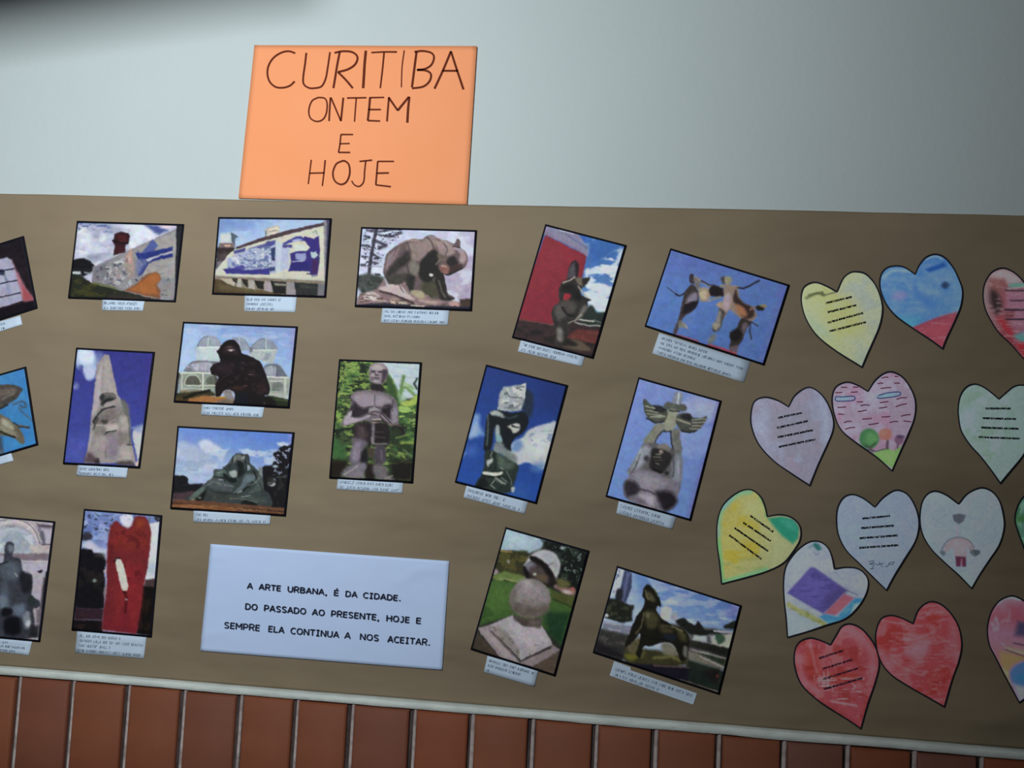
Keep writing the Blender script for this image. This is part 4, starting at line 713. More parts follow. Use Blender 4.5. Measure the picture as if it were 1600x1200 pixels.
# winged figure
photo_print('photograph of a statue lifting a winged figure overhead, pale blue sky', [(997.6, 589), (1127.6, 626), (1079.5, 814), (946, 776)], (930, 580, .2167), [
    G(450, 80, 300, 950, '7488c4', '6c88c8', '6688c6'), K('8c9ccc', 160, 160, .5, .18, '600 140 900 220 850 700 620 600', 1), B('98a4c4', '700 200 890 220 860 330 700 320', 50), P('6c64a8', '880 220 910 220 700 1050 660 1040', 20, a=.6), B('7c94cc', '640 400 840 420 800 600 660 560', 40),
    B('7c8290', '575 160 600 148 630 160 620 240 580 260 550 240', 8), L('c0c8cc', 10, '605 160 590 260', 8),
    B('555a52', '500 240 530 222 590 240 640 240 660 270 640 290 560 290 500 270', 7), B('8c8e7c', '510 290 590 280 600 360 560 420 530 436 490 420 490 350', 9), L('24242a', 9, '540 285 600 290', 5),
    B('4a4e46', '345 210 365 205 400 240 450 250 510 270 520 320 500 360 430 375 380 340 355 290', 6), B('2a2a2e', '420 250 470 250 510 280 480 295 430 290', 9), L('a8ac98', 6, '365 250 430 270', 4), L('a0a48c', 6, '370 280 450 300', 4), L('a0a48c', 6, '375 305 480 320', 4), L('8e927c', 12, '400 330 500 325', 6), L('1c1c22', 8, '370 340 440 372 500 360', 5),
    B('474a44', '600 310 650 300 690 310 700 330 760 340 800 325 800 350 770 400 720 435 660 442 610 420 580 360', 6), B('26262c', '620 320 680 310 690 350 640 350', 9), L('a2a48e', 6, '700 350 795 345', 4), L('a2a48e', 6, '700 372 790 368', 4), L('a2a48e', 6, '695 395 770 395', 4), L('9c9e88', 6, '680 415 750 418', 4), L('a09c84', 12, '590 345 680 380', 7), L('18181e', 8, '620 428 680 444 730 430', 5),
    B('7c7e70', '440 380 490 380 500 420 450 470 420 520 370 530 350 500 400 430', 8), L('2c2c30', 9, '500 425 450 465 430 520 380 530', 6), B('6c6e68', '560 420 610 420 610 470 625 560 610 605 570 600 550 480', 8), L('222228', 8, '545 430 550 520 570 590 610 605', 5), L('22242a', 8, '500 435 545 435', 4),
    B('5c5a5c', '350 520 440 520 480 540 560 560 620 600 620 800 590 880 560 820 400 800 240 740 270 660 320 580', 10), B('8c929c', '350 540 400 560 380 620 300 720 240 740 290 630', 18), B('7c828e', '570 610 620 620 620 780 580 820 550 760', 18), B('7a7670', '450 540 500 520 540 550 530 580 470 570', 9), B('2a2828', '410 560 470 560 540 590 550 640 490 730 430 720 390 690 400 620', 9), L('7c7468', 7, '420 620 470 620', 5), L('8c8478', 5, '440 665 460 670', 4), E('8a8074', 475, 580, 14, 14, 0, 7), L('16141a', 12, '420 705 480 730', 7), E('26262c', 515, 735, 16, 14, 0, 8), E('3a3a40', 370, 630, 18, 20, 0, 9), L('4a4644', 7, '430 640 450 645 480 640', 5), L('9c9488', 5, '440 600 470 598', 4), L('3c3a3c', 8, '320 600 290 690 250 750', 8, 1), L('44444a', 8, '560 600 570 700 560 760', 8, 1), L('a4a8b0', 7, '330 560 300 640', 7), L('a09cac', 7, '600 640 600 740', 7), L('48444c', 7, '300 760 400 740 520 790', 8, 1), L('443e46', 8, '390 760 400 840', 8), L('b0acb4', 7, '300 780 380 770', 7),
    B('74707c', '220 790 280 720 400 720 520 770 600 800 600 880 590 930 560 990 500 1010 400 1000 230 920 205 850', 9), B('8a8690', '290 740 380 730 500 800 440 850 330 830', 26), B('2e2830', '205 830 230 790 290 800 320 850 290 890 230 910', 16), B('221c24', '440 870 540 870 590 930 560 980 500 1010 470 960', 18), L('352e38', 8, '320 850 390 865 430 890', 7), B('a09ca8', '320 890 420 900 420 970 340 950', 20), B('6c6470', '260 900 340 920 380 970 260 930', 14)], 13)
# figure before arch window, cut off at the left edge
photo_print('photograph of a dark standing bronze before a pale round arch, left edge', [(-38, 803), (85.8, 814.6), (62, 1003), (-62, 992)], (0, 790, .2083), [
    F('a59ea6'), E('b0a8ae', 60, 300, 250, 215, 0, 8), E('8f8e98', 80, 330, 200, 190, 0, 10), E('aab4be', 90, 290, 170, 130, 0, 14), E('8c98a6', 120, 280, 120, 90, 0, 20, a=.8), K('c4c8cc', 60, 50, .54, .1, '-200 150 250 150 250 360 -200 360', .7), L('6c6470', 6, '0 115 100 100 200 130 270 200 300 290', 5, 1), L('c4bcc0', 9, '0 140 120 120 220 160 280 260', 8, 1), L('7c7480', 6, '70 160 120 150', 5),
    P('746c7c', '270 130 400 150 395 190 320 170 290 190', 7), P('a8a4b4', '310 175 395 175 375 290 320 270', 8), P('5c5a68', '290 185 325 190 345 290 320 290', 9), L('3a3440', 8, '290 150 390 158', 5), L('484048', 7, '315 292 380 294', 4), P('b0a6a6', '220 300 380 300 370 360 230 350', 8), P('7c6e78', '-200 360 370 360 365 410 -200 410', 8), L('b8b0ba', 10, '170 418 360 420', 5), P('a8a6b6', '165 430 355 430 345 510 180 510', 8), B('2c2a34', '280 495 310 480 320 490 300 505', 5), P('a8a2ae', '240 520 330 510 300 740 240 680', 8), P('3e3a42', '330 540 350 540 320 980 285 980 300 760', 10), L('18161e', 10, '350 500 325 760 300 1000', 6), P('6e6870', '275 780 310 770 300 900 270 880', 12),
    B('393c46', '40 290 70 270 100 285 105 330 95 380 150 400 165 470 190 510 240 520 240 600 240 680 290 710 300 750 270 770 250 780 260 900 240 990 -200 990 -200 450 0 430 30 380', 6), B('6a7480', '60 300 95 300 100 340 70 350', 10), B('505a66', '20 440 100 420 150 460 140 540 60 560 0 520', 22), B('20222a', '150 510 230 520 230 640 170 650', 14), B('4c5662', '0 600 60 590 70 760 0 770', 22), B('667484', '0 680 50 690 50 760 0 760', 16), B('7e8890', '170 810 220 800 225 900 190 920', 12), B('5c6a7c', '90 760 180 740 180 820 110 830', 18), B('12121a', '40 850 140 840 150 960 40 960', 16), B('15151c', '20 770 90 780 80 820 20 830', 12), B('b0b4bc', '195 870 225 860 225 900 195 905', 8), B('2a3434', '210 690 250 680 260 740 220 750', 8), L('98a2a4', 7, '110 510 130 530', 8), P('9ca0ac', '-10 370 30 380 20 430 -10 420', 8), L('1a1c22', 8, '0 440 60 420', 5), L('c2c2c0', 7, '245 997 290 997', 4), P('26282a', '230 900 290 900 285 990 220 990', 12)], 14)
# red slab sculpture
photo_print('photograph of a tall red slab sculpture with a white slot and dark tree', [(131, 795), (253, 805), (236.5, 996), (111.5, 985)], (0, 790, .2083), [
    G(700, 40, 700, 420, '6e82b8', '6478b4', 'a0a8cc'), K('8fa0cc', 80, 60, .5, .12, '620 40 900 60 810 300 610 280', .9), K('3c4258', 40, 26, .60, .06, '620 40 900 60 810 200 610 200', .9, 5), B('343440', '610 220 650 200 690 215 690 250 640 265 610 255', 9), B('b8bcd0', '610 290 680 270 750 320 800 330 800 390 740 380 640 320', 14), B('c6ccd8', '900 80 980 70 1000 120 970 165 930 160', 9), K('3a3c46', 30, 22, .6, .05, '930 70 1010 70 1000 130 950 130', .9), B('2a2c34', '1160 80 1210 75 1205 120 1170 110', 8), K('606878', 30, 30, .55, .06, '1100 80 1210 80 1200 140 1110 130', .8),
    P('c4cacc', '1120 135 1195 120 1160 555 1090 552', 6), P('9cb4c8', '1120 430 1180 430 1165 520 1100 510', 24, a=.7),
    P('15141a', '590 340 620 320 690 330 700 350 760 360 800 420 780 500 790 620 780 770 740 780 560 770', 8), K('24201e', 60, 60, .52, .1, '600 340 790 380 770 770 570 770', .8), E('7a8a84', 710, 562, 16, 11, 0, 6), E('c0a4a8', 790, 490, 16, 9, 0, 5), B('8c7c84', '780 620 805 610 800 680 780 690', 8), E('3a3a38', 750, 370, 30, 14, 0, 12),
    P('35222c', '560 765 780 775 770 860 555 855', 8), P('181216', '550 855 770 862 765 960 540 935', 6), K('33241c', 60, 20, .5, .1, '550 870 770 880 760 940 545 930', .7), 
    P('4a3a3a', '1090 555 1170 550 1160 620 1080 600', 8), P('14100f', '1070 600 1165 610 1140 980 1020 960 1040 780', 8), K('2a1c14', 50, 50, .5, .1, '1070 700 1150 700 1130 960 1040 950', .7),
    P('74242a', '850 125 875 112 895 130 920 160 960 175 990 150 1010 90 1040 75 1090 80 1115 120 1135 200 1125 330 1105 480 1075 600 1060 760 1035 880 1020 965 765 930 775 800 800 640 800 450 808 300 825 180', 6), P('7c2a22', '840 150 900 160 980 180 1030 90 1110 150 1110 330 830 330', 26, a=.8), P('8c3c22', '1020 100 1080 100 1100 140 1030 170', 16, a=.7), B('84242a', '880 500 1060 480 1030 900 960 900 950 760 900 640', 30), P('7e1f2c', '780 880 960 780 1000 960 780 930', 40, a=.7), B('5e1a22', '820 200 850 250 840 400 810 400', 18, a=.7), K('902a2c', 50, 90, .55, .1, '820 200 1110 200 1040 900 800 900', .5), K('5a1820', 40, 50, .60, .08, '820 150 1110 180 1060 600 820 500', .6, 4),
    P('c2c4ba', '860 400 880 390 905 400 935 470 962 600 955 630 925 645 910 620 880 500', 5), L('300e14', 12, '860 420 870 395 900 395', 5), L('4e1018', 14, '930 650 950 690 940 800', 8), E('a4888c', 948, 705, 9, 8, 0, 5), L('2c0c12', 8, '925 645 950 655', 5)], 15)
# sphere and helmet
photo_print('photograph of a grey stone ball topped by a split shell on a white plinth', [(789.8, 823.5), (921, 860.6), (867.4, 1056.8), (735, 1015)], (720, 810, .225), [
    F('2c2e28'), P('8ea6b4', '290 60 590 150 560 210 480 240 270 225', 10), P('a4bac4', '330 90 520 150 500 200 320 190', 30, a=.7),
    P('151a18', '560 150 890 210 830 520 640 480 590 190', 12), K('2e3a30', 60, 50, .55, .06, '600 160 880 220 830 500 680 470', .8), E('94a4a4', 705, 205, 16, 10, 0, 6), K('5a6a64', 22, 18, .66, .03, '600 160 880 220 850 460 680 440', .9, 8),
    P('33341f', '265 225 460 225 470 380 360 400 230 360', 10), K('4e4c24', 60, 40, .52, .08, '270 225 470 230 460 380 240 340', .9), L('8c7434', 10, '280 225 350 235', 6), B('8a7e80', '225 370 240 350 260 370 250 390 228 390', 8), E('84807c', 330, 300, 10, 12, 0, 6), 
    P('5d7038', '220 400 300 365 450 400 440 440 380 460 230 430', 9), L('7c8654', 14, '270 420 350 430 390 440', 8), L('1a2018', 9, '300 430 380 455', 5), P('3c5c28', '210 430 440 450 560 440 640 500 790 600 700 880 560 740 340 680 130 740', 10), P('45662e', '200 440 400 470 330 620 160 660', 30), P('1e3c24', '580 640 760 660 700 880 600 800', 22), K('2c4a22', 90, 50, .5, .12, '130 600 340 660 330 720 130 740', .7), P('485026', '620 500 800 540 780 620 640 560', 12), L('2c3a1c', 9, '640 560 780 620', 6), K('5e5830', 40, 30, .55, .08, '640 440 800 480 790 540 640 500', .8), B('8c6a60', '660 480 700 480 790 490 790 530 720 520', 10), E('b4a4a4', 740, 512, 32, 14, 12, 7), E('a85c54', 775, 490, 16, 10, 0, 7), E('78605c', 660, 470, 16, 12, 0, 7), B('5c5c34', '670 420 740 430 760 470 680 470', 12),
    B('a8a8ac', '440 330 490 250 560 220 630 230 680 280 690 340 670 400 640 430 560 300 500 290', 8), B('989ca0', '560 240 640 250 680 320 660 380 600 300', 18), L('7c706c', 5, '590 330 640 310', 4), B('241c1c', '480 270 520 265 600 320 650 400 660 430 640 470 590 470 480 440 440 380 440 340 500 330', 7), B('6a6c78', '440 330 490 300 520 320 520 370 480 370', 14), B('4a4040', '480 340 560 340 610 420 590 450 500 410', 16), L('14100f', 22, '490 275 560 310 630 400', 9), E('a4a4a0', 515, 388, 12, 10, 0, 6), B('564a3a', '530 390 590 400 590 440 540 430', 12), L('101014', 16, '440 340 470 420 580 460', 7),
    E('77706c', 482, 555, 142, 135, 0, 7), B('8a8084', '430 440 520 450 580 500 590 570 520 570 420 530 400 480', 36), B('5c544e', '350 580 480 620 600 600 590 660 480 695 380 660', 24), B('6a645e', '345 530 380 500 380 600 350 600', 16), B('9a9094', '440 430 480 440 500 480 440 470', 18),
    P('4a403e', '365 670 460 700 570 690 550 760 460 750 360 720', 7), P('5e5450', '480 710 560 700 545 750 470 745', 14),
    P('9a949a', '200 740 360 670 370 710 440 750 550 765 560 740 630 850 640 880 420 990 200 780', 7), P('a8a2a8', '340 690 420 760 560 770 600 850 500 900 380 840', 24), P('837c78', '205 750 270 750 350 830 400 900 400 960 300 880', 12), K('6a645e', 26, 26, .55, .07, '205 750 270 750 350 830 420 930 400 970 300 880', .8), P('3a3234', '195 785 215 780 420 985 620 885 620 900 420 1000', 5),
    P('84777a', '120 760 200 740 195 790 410 1000 620 905 640 880 690 910 640 960 500 1030 280 980 140 800', 6), P('978c90', '130 770 190 770 400 990 300 970', 14), K('5a5450', 40, 20, .6, .05, '420 900 620 860 620 900 430 980', .7), P('443a30', '115 790 280 980 180 950 80 900', 9), P('55483c', '500 1030 690 915 650 1090', 9), P('3c342c', '80 900 110 800 200 930', 14, a=.7)], 16)
# horse-like animal statue
photo_print('photograph of a bronze animal statue rearing its head in a city square', [(964, 884), (1159, 946), (1124, 1085.6), (926, 1020)], (910, 870, .2), [
    G(800, 180, 640, 560, '4c6ca4', '6484b4', '93a4c4'), P('8a9cbc', '290 90 400 130 440 460 300 420', 40, a=.9), K('8c9cc0', 200, 60, .5, .12, '500 160 1240 380 1200 560 700 480', .8), P('5c5ea0', '1150 370 1230 390 1200 500 1130 470', 30, a=.6), K('a8b2c8', 160, 50, .52, .12, '600 300 1200 500 1180 580 700 520', .7, 6),
    P('a8acc0', '275 90 335 105 290 260 220 330', 7), K('54586c', 16, 30, .55, .06, '275 100 300 110 240 310 215 330', .9), P('38405c', '330 100 385 125 385 240 340 360 290 340 300 230', 6), P('5c668c', '345 130 370 130 350 240 320 340 305 330', 9, a=.8), B('23252c', '265 270 290 245 315 270 310 330 260 340', 9),
    P('1c2018', '200 320 300 340 390 390 390 500 320 520 180 480 160 440', 9), K('343a2c', 50, 40, .55, .08, '190 330 390 390 380 500 180 470', .8), E('a8b0b4', 188, 458, 14, 12, 0, 5), B('26281f', '350 380 400 380 390 420', 8),
    P('6c7080', '160 505 390 540 400 600 360 620 150 580', 9), L('9498a0', 9, '170 515 300 535', 5), L('8c8e98', 9, '210 565 300 580', 5), P('2f302e', '140 560 400 620 350 720 300 830 80 750', 12), K('464440', 80, 40, .52, .1, '140 570 360 640 300 820 90 740', .8), P('1c1a1e', '100 640 330 760 380 820 90 750', 24),
    P('b4aaa4', '620 400 660 385 700 400 690 500 610 500', 8), P('8e9098', '700 430 740 450 735 500 700 490', 8), 
    P('55565a', '700 520 1200 580 1140 800 1100 880 800 740', 10), B('1c1e1a', '730 510 790 480 830 510 880 530 900 505 930 530 960 570 1040 570 1080 600 1100 640 1000 600 960 620 860 610', 8), B('20241e', '1100 550 1150 515 1200 500 1200 560 1150 565', 7), L('a0aab4', 14, '1030 580 1190 590', 7), P('9ca4a4', '870 610 970 620 970 670 860 650', 9), P('9ca094', '1000 620 1090 610 1180 600 1150 720 1010 680', 9), B('34503e', '1040 610 1100 610 1110 660 1060 680', 10), P('252620', '820 650 980 680 1150 720 1130 790 980 740 820 700', 8), P('1c1e1a', '980 690 1140 720 1130 770 980 730', 10), L('8c8c84', 10, '850 725 1120 795', 5), P('6c6a60', '820 740 900 750 1110 870 1060 880 820 800', 8), L('9a968c', 9, '920 780 1100 862', 5), P('26301f', '900 750 1120 800 1110 850', 10), P('20281f', '820 800 1110 890 1080 1060 780 990', 12), P('1c1818', '920 900 1060 880 1060 1000 980 980', 18), E('7c2c2c', 1055, 930, 8, 12, 0, 5, a=.8),
    P('35331e', '330 700 820 760 830 840 700 870 330 840', 14), B('6c6a5c', '620 680 700 680 760 770 640 760', 14), K('4c4a28', 60, 30, .5, .1, '330 720 500 720 480 810 320 800', .9), B('5c5c1e', '330 770 400 750 440 780 380 810', 12), L('6c6a3a', 16, '560 790 700 780 760 810', 12), B('504c34', '380 660 470 640 430 760 360 740', 16), 
    B('17160f', '480 240 510 218 550 240 590 300 615 370 610 390 590 385 580 420 620 480 700 530 780 560 830 620 830 720 810 800 770 810 740 740 700 680 620 670 540 700 480 700 450 790 420 760 440 690 450 600 400 660 350 700 330 690 370 590 420 470 470 400 485 340 470 300', 6), B('4c4630', '500 270 540 290 570 340 540 350 500 320', 12), B('3e3c26', '490 430 560 430 600 500 560 560 500 540', 20), B('3e3c22', '740 560 800 600 810 660 760 640', 18), B('5a5844', '500 440 530 440 520 470 500 470', 9), B('3a3422', '600 530 700 560 700 600 620 590', 18), B('6e6e68', '790 700 820 710 815 780 790 770', 9, a=.8), B('18202c', '640 610 720 610 720 650 640 640', 14), L('5c6a30', 9, '560 250 590 300', 8, a=.6), L('6c6850', 7, '490 260 500 300 520 330', 6, 1), L('5c583c', 8, '480 440 460 540 420 600', 8, 1), L('4c4a30', 8, '620 540 720 550 800 620', 8, 1), L('7a765c', 6, '700 545 780 580', 6), L('0e0e0c', 9, '470 620 560 640 640 640', 7, 1), L('58543a', 7, '440 620 420 700', 6), 
    P('171522', '330 830 820 860 850 880 830 970 700 960 500 900', 9), L('5c4a48', 10, '560 850 830 865', 7), P('6a5c54', '380 870 500 900 830 975 1060 1050 1060 1075 800 985 560 920 390 880', 5, a=.8), P('19231f', '830 880 950 900 1060 1030 830 970', 14)], 17)

# ================================================================== caption strips
caption('narrow caption strip under the dark barred-window photograph at the left edge', [(-50, 517), (31.5, 492.8), (34.7, 507), (-46, 532)], 2, 31)
caption('narrow caption strip under the photograph with chimney and blue stripes', [(160, 467), (226, 470), (223, 485.6), (159, 484.7)], 2, 32, rowlen=(.85, .95))
caption('caption strip under the photograph of the long blue and white mural', [(382.4, 462), (463.6, 463), (461, 487.6), (381.4, 486)], 3, 33)
caption('caption strip of three printed rows under the bear photograph', [(597.5, 481), (701.8, 484), (699.5, 507.6), (595, 504)], 3, 34, rowlen=(.85, .6, .96))
caption('tilted caption strip under the red wall photograph', [(814, 531), (914, 556), (909, 572.4), (809, 549)], 2, 35, rowlen=(.93, .6))
caption('widest tilted caption strip, under the three dancing figures', [(1030, 520), (1173, 565), (1162, 597.7), (1019, 552)], 4, 36, rowlen=(.55, .95, .45, .85))
caption('caption strip under the gorilla and greenhouse photograph', [(315.8, 631.5), (413, 635.8), (409.7, 652.6), (314, 648)], 2, 37, rowlen=(.52, .97))
caption('short caption strip under the turquoise winged photograph at the left edge', [(-60, 729), (17, 707), (21, 720), (-57, 742)], 2, 38)
caption('caption strip under the pale tapering monument photograph', [(121.7, 726.5), (199.8, 730), (197.5, 746.6), (118.9, 742.8)], 2, 39)
caption('caption strip under the photograph of reclining figures', [(302.5, 798), (423, 802.5), (421.5, 819.4), (301.8, 815.6)], 2, 40, rowlen=(.2, .95))
caption('caption strip under the bare-chested man statue photograph', [(528, 747), (629.9, 753), (628.4, 770.8), (526, 764.4)], 2, 41, rowlen=(.85, .95))
caption('tilted caption strip under the stone block carrier photograph', [(729, 758.5), (824.8, 784), (819.7, 803), (724, 777)], 2, 42, rowlen=(.65, .9))
caption('tilted caption strip under the winged figure photograph', [(966.8, 783), (1056.8, 807.6), (1050, 827), (963, 802)], 2, 43, rowlen=(.8, .9))
caption('caption strip under the dark bronze before the arch, bottom left edge', [(-40, 995), (50, 1001.5), (44.8, 1023.8), (-44, 1014)], 3, 44)
caption('tall four-row caption strip under the red slab sculpture', [(120.6, 986), (228.6, 994), (224.6, 1028.8), (117, 1020)], 4, 45, rowlen=(.65, .97, .5, .95))
caption('small tilted caption strip under the stone ball photograph', [(761.6, 1024.6), (841, 1047.5), (834.8, 1072.8), (756, 1050)], 3, 46, rowlen=(.95, .7, .1))
caption('long tilted caption strip with a cut notch, under the animal statue photograph', [(957, 1037), (1089, 1083), (1083, 1101), (952.5, 1055.5)], 2, 47, rowlen=(.97, .6),
        poly=[(959.5, 1033), (985, 1042.5), (986, 1047.5), (1089, 1083.5), (1083, 1101), (952.5, 1055.5)])


# ================================================================== the paper hearts
def heart(label, cr, left, right, spec, lines=(), pen=None, pens=1.25, seed=0, sketch=None, d=0.0030):
    """left: tip ... notch, right: notch ... tip (drawing units); the notch and the tip are sharp"""
    ox, oy, sc = cr
    l, r = pts(left), pts(right)
    r = np.vstack([l[-1:], r, l[:1]])
    out = np.vstack([catmull(l, False, 14)[:-1], catmull(r, False, 14)[:-1]])*sc + np.array([ox, oy])
    # even spacing along the outline, keeping the tip and the notch
    seg = np.linalg.norm(np.roll(out, -1, 0)-out, axis=1); cum = np.concatenate([[0], np.cumsum(seg)])
    nidx = len(catmull(l, False, 14))-1; Ln = cum[nidx]; tot = cum[-1]
    n1 = int(round(Ln/1.6)); n2 = int(round((tot-Ln)/1.6))
    st = np.concatenate([np.linspace(0, Ln, n1, endpoint=False), np.linspace(Ln, tot, n2, endpoint=False)])
    closed = np.vstack([out, out[:1]])
    O = np.stack([np.interp(st, cum, closed[:, 0]), np.interp(st, cum, closed[:, 1])], -1)
    c = O.mean(0)*0.6 + O[n1]*0.2 + O[0]*0.2
    lv = level(O[:, 0].mean(), O[:, 1].mean())
    low = O[np.argmax(O[:, 1])]; org = wall_pt(low[0], low[1], d)
    t = thing('paper_heart', label, 'paper heart', org, 'cut out paper hearts on the right of the kraft paper')
    M = 44; k = len(O); rr = (np.arange(1, M+1)/M)
    g = c + (O-c)[None]*rr[:, None, None]                       # (M, k, 2)
    flat = np.vstack([c[None], g.reshape(-1, 2)])
    pa = Paint(((flat[:, 0]-ox)/sc), ((flat[:, 1]-oy)/sc), seed)
    run(pa, spec); pa.N(0.06, 14, seed=70); pa.N(0.05, 3.5, 7, seed=75); pa.mute(0.17)
    alb = np.clip(lin(pa.C)/lv, 0.004, 0.95)
    zf = d+0.0006
    p = wall_pt(flat[:, 0], flat[:, 1], zf); p[:, 1] -= 0.0006*(fbm(flat[:, 0]/50., flat[:, 1]/50., seed+1)-0.5)
    i = np.arange(k); i2 = (i+1) % k
    fs = [(0, 1+a, 1+b) for a, b in zip(i, i2)]
    tri = np.array(fs)
    quads = np.vstack([np.stack([1+m*k+i, 1+(m+1)*k+i, 1+(m+1)*k+i2, 1+m*k+i2], -1) for m in range(M-1)])
    back = p[-k:].copy(); back[:, 1] = -(d-0.0003); nb = len(p)
    side = np.stack([1+(M-1)*k+i, nb+i, nb+i2, 1+(M-1)*k+i2], -1)
    faces = [tuple(a) for a in tri] + [tuple(a) for a in quads] + [tuple(a) for a in side]
    mesh_obj('paper', np.vstack([p, back]), faces, M_CRAYON, t, org, colors=np.vstack([alb, alb[-k:]]))
    # pen outline along the cut edge
    nx = np.roll(O, -1, 0)-np.roll(O, 1, 0); nx /= np.linalg.norm(nx, axis=1)[:, None]; nr = np.stack([nx[:, 1], -nx[:, 0]], -1)
    if ((O+nr*2-c)**2).sum() < ((O-nr*2-c)**2).sum(): nr = -nr
    w = 2.0 + 1.3*vnoise(np.arange(k)/18., np.zeros(k), seed) + 0.9*np.clip(-nr[:, 1]*0.7-nr[:, 0]*0.2, 0, 1)
    outer = O+nr*0.75; inner = O-nr*w[:, None]*0.55
    v = np.vstack([wall_pt(outer[:, 0], outer[:, 1], zf+0.00045), wall_pt(inner[:, 0], inner[:, 1], zf+0.00050)])
    mesh_obj('pen_outline', v, np.stack([i, i2, i2+k, i+k], -1), M_PEN, t, org)
    rnd = random.Random(seed)
    if lines:
        ink = Ink(zf+0.00055)
        for (xa, ya, xb, yb) in lines:
            a = (ox+xa*sc, oy+ya*sc); b = (ox+xb*sc, oy+yb*sc)
            scribble(ink, rnd, *a, *b, 2.6, pens*0.72, gap=(4, 11), space=0.35, dens=3)
        ink.build('lettering', pen or M_PEN, t, org)
    if sketch: sketch(ox, oy, sc, zf+0.00055, t, org)
    return t

GH = (1230, 380, .23125); MH = (1160, 570, .275)
heart('pale green and yellow paper heart with four verse lines, top row',
      GH, '505 840 330 730 200 625 125 510 95 400 100 320 130 280 190 262 260 285 335 325', '375 240 420 200 465 190 530 205 590 270 630 360 645 450 625 560 570 690',
      [F('9aa98c'), G(100, 300, 640, 400, 'a0ac84', 'a0aa74', '8f9d90'), B('a9a868', '130 300 230 275 320 320 440 340 470 420 560 560 500 700 380 640 270 600 240 440 130 400', 50), P('94a195', '350 320 460 210 540 220 640 400 620 560 540 560 480 400', 50), P('8fa688', '130 480 260 560 300 640 200 620', 40), P('96a58e', '400 660 560 600 510 800', 40), K('a8b080', 70, 60, .5, .15, a=.5),
       L('4c5838', 14, '130 370 200 340 250 350', 9, 1), L('4a5436', 10, '145 350 240 330 240 352', 6), L('4e5a40', 8, '255 350 330 330', 5)],
      [(262, 410, 438, 368), (275, 472, 472, 422), (275, 542, 515, 476), (288, 600, 535, 538)], seed=51)
def dot(c):
    def f(*a): pass
    return f
heart('blue crayoned paper heart with a red tip, top row',
      GH, '1050 715 960 650 840 570 730 490 660 400 625 300 630 220 665 170 720 152 790 160 865 208', '890 150 935 95 1000 72 1065 95 1120 160 1160 240 1185 320 1175 420 1135 520 1080 640',
      [F('4474b0'), K('5c80b6', 60, 50, .46, .3, a=.8), K('3468ac', 90, 60, .50, .25, a=.8, seed=4), L('8ea4c4', 14, '650 230 720 185 830 190', 12, 1, a=.7), L('86a0c6', 10, '940 110 1000 85 1050 110', 8, 1, a=.7), P('1d4c98', '930 175 1060 130 1075 155 960 200', 8), E('6c74a8', 760, 355, 50, 30, -10, 16), B('3a6ab0', '860 250 900 330 1000 400 960 440 860 360', 24), E('1a2c4c', 1070, 283, 26, 22, 0, 10), K('6488ba', 120, 40, .52, .3, a=.5, seed=9), P('5a84ae', '1090 200 1160 250 1170 420 1120 440', 30, a=.6), L('3c88b0', 16, '780 520 860 555', 12), P('3a86b4', '700 480 900 500 900 560 840 565', 24, a=.7),
       P('8c3a4c', '840 570 1000 505 1150 460 1140 540 1050 715', 6), P('a04250', '900 580 1110 510 1060 690', 24, a=.7), L('6e6c84', 8, '1030 490 1150 462', 7), K('a86874', 100, 16, .58, .08, '860 570 1140 480 1050 700', .7)], seed=52)
heart('red and mauve striped paper heart, cut off at the top right edge',
      (1520, 400, .15), '660 1190 520 1060 400 925 270 800 190 680 130 560 105 430 115 310 160 210 220 150 310 122 400 150 480 210 560 300', '640 200 760 130 880 150 980 230 1010 340 1000 520 900 800 780 1020',
      [F('6c444c'), G(100, 400, 560, 400, '6e6062', '70363e', '744a5c'), B('86767a', '170 200 300 130 420 170 520 260 400 300 280 240', 30), P('6c4040', '180 260 330 240 360 350 260 400 170 340', 30), B('2c2022', '180 380 230 360 290 450 300 560 240 600 190 500', 30), P('7c5062', '340 340 560 340 560 740 420 740 340 600', 40), P('5e2a30', '340 590 440 570 420 640 340 640', 16), P('86222c', '240 640 300 640 420 780 400 880', 26), P('4c7a70', '360 300 440 280 700 280 700 320 450 325 380 325', 8), L('7c8a80', 10, '370 345 533 320 700 310', 6), P('3f7470', '420 830 560 790 700 780 700 880 500 890', 12), P('3c6c90', '470 800 700 740 700 800 500 820', 20, a=.5), P('a81e26', '450 910 700 900 660 1190 520 1060', 18), P('6c2c34', '280 800 400 850 530 1050 400 940', 20),
       L('30222c', 16, '340 358 720 366', 8), L('2a1c26', 16, '390 462 720 468', 7), L('2a1c26', 20, '330 560 720 562', 8), L('2a1c26', 16, '350 660 720 658', 7), K('8a6c72', 90, 14, .6, .07, a=.5)], seed=53)
heart('plain lilac-white paper heart with four verse lines, second row',
      MH, '383 688 280 620 170 540 90 450 50 350 48 270 70 205 130 182 200 200 262 237', '300 170 370 127 430 150 480 210 515 300 515 370 480 460 430 570',
      [F('838299'), K('8c93b0', 90, 120, .5, .15, a=.8), K('8a7f94', 70, 60, .55, .1, a=.7, seed=3), P('8f9cba', '60 300 140 260 160 500 90 420', 30, a=.6), P('92a0c0', '440 180 510 300 500 400 450 500 460 300', 24, a=.6), P('7c8090', '160 260 420 240 440 480 190 500', 40, a=.5)],
      [(200, 306, 345, 276), (198, 362, 375, 323), (203, 416, 405, 375), (208, 471, 416, 428)], pen=M_PEN, seed=54)
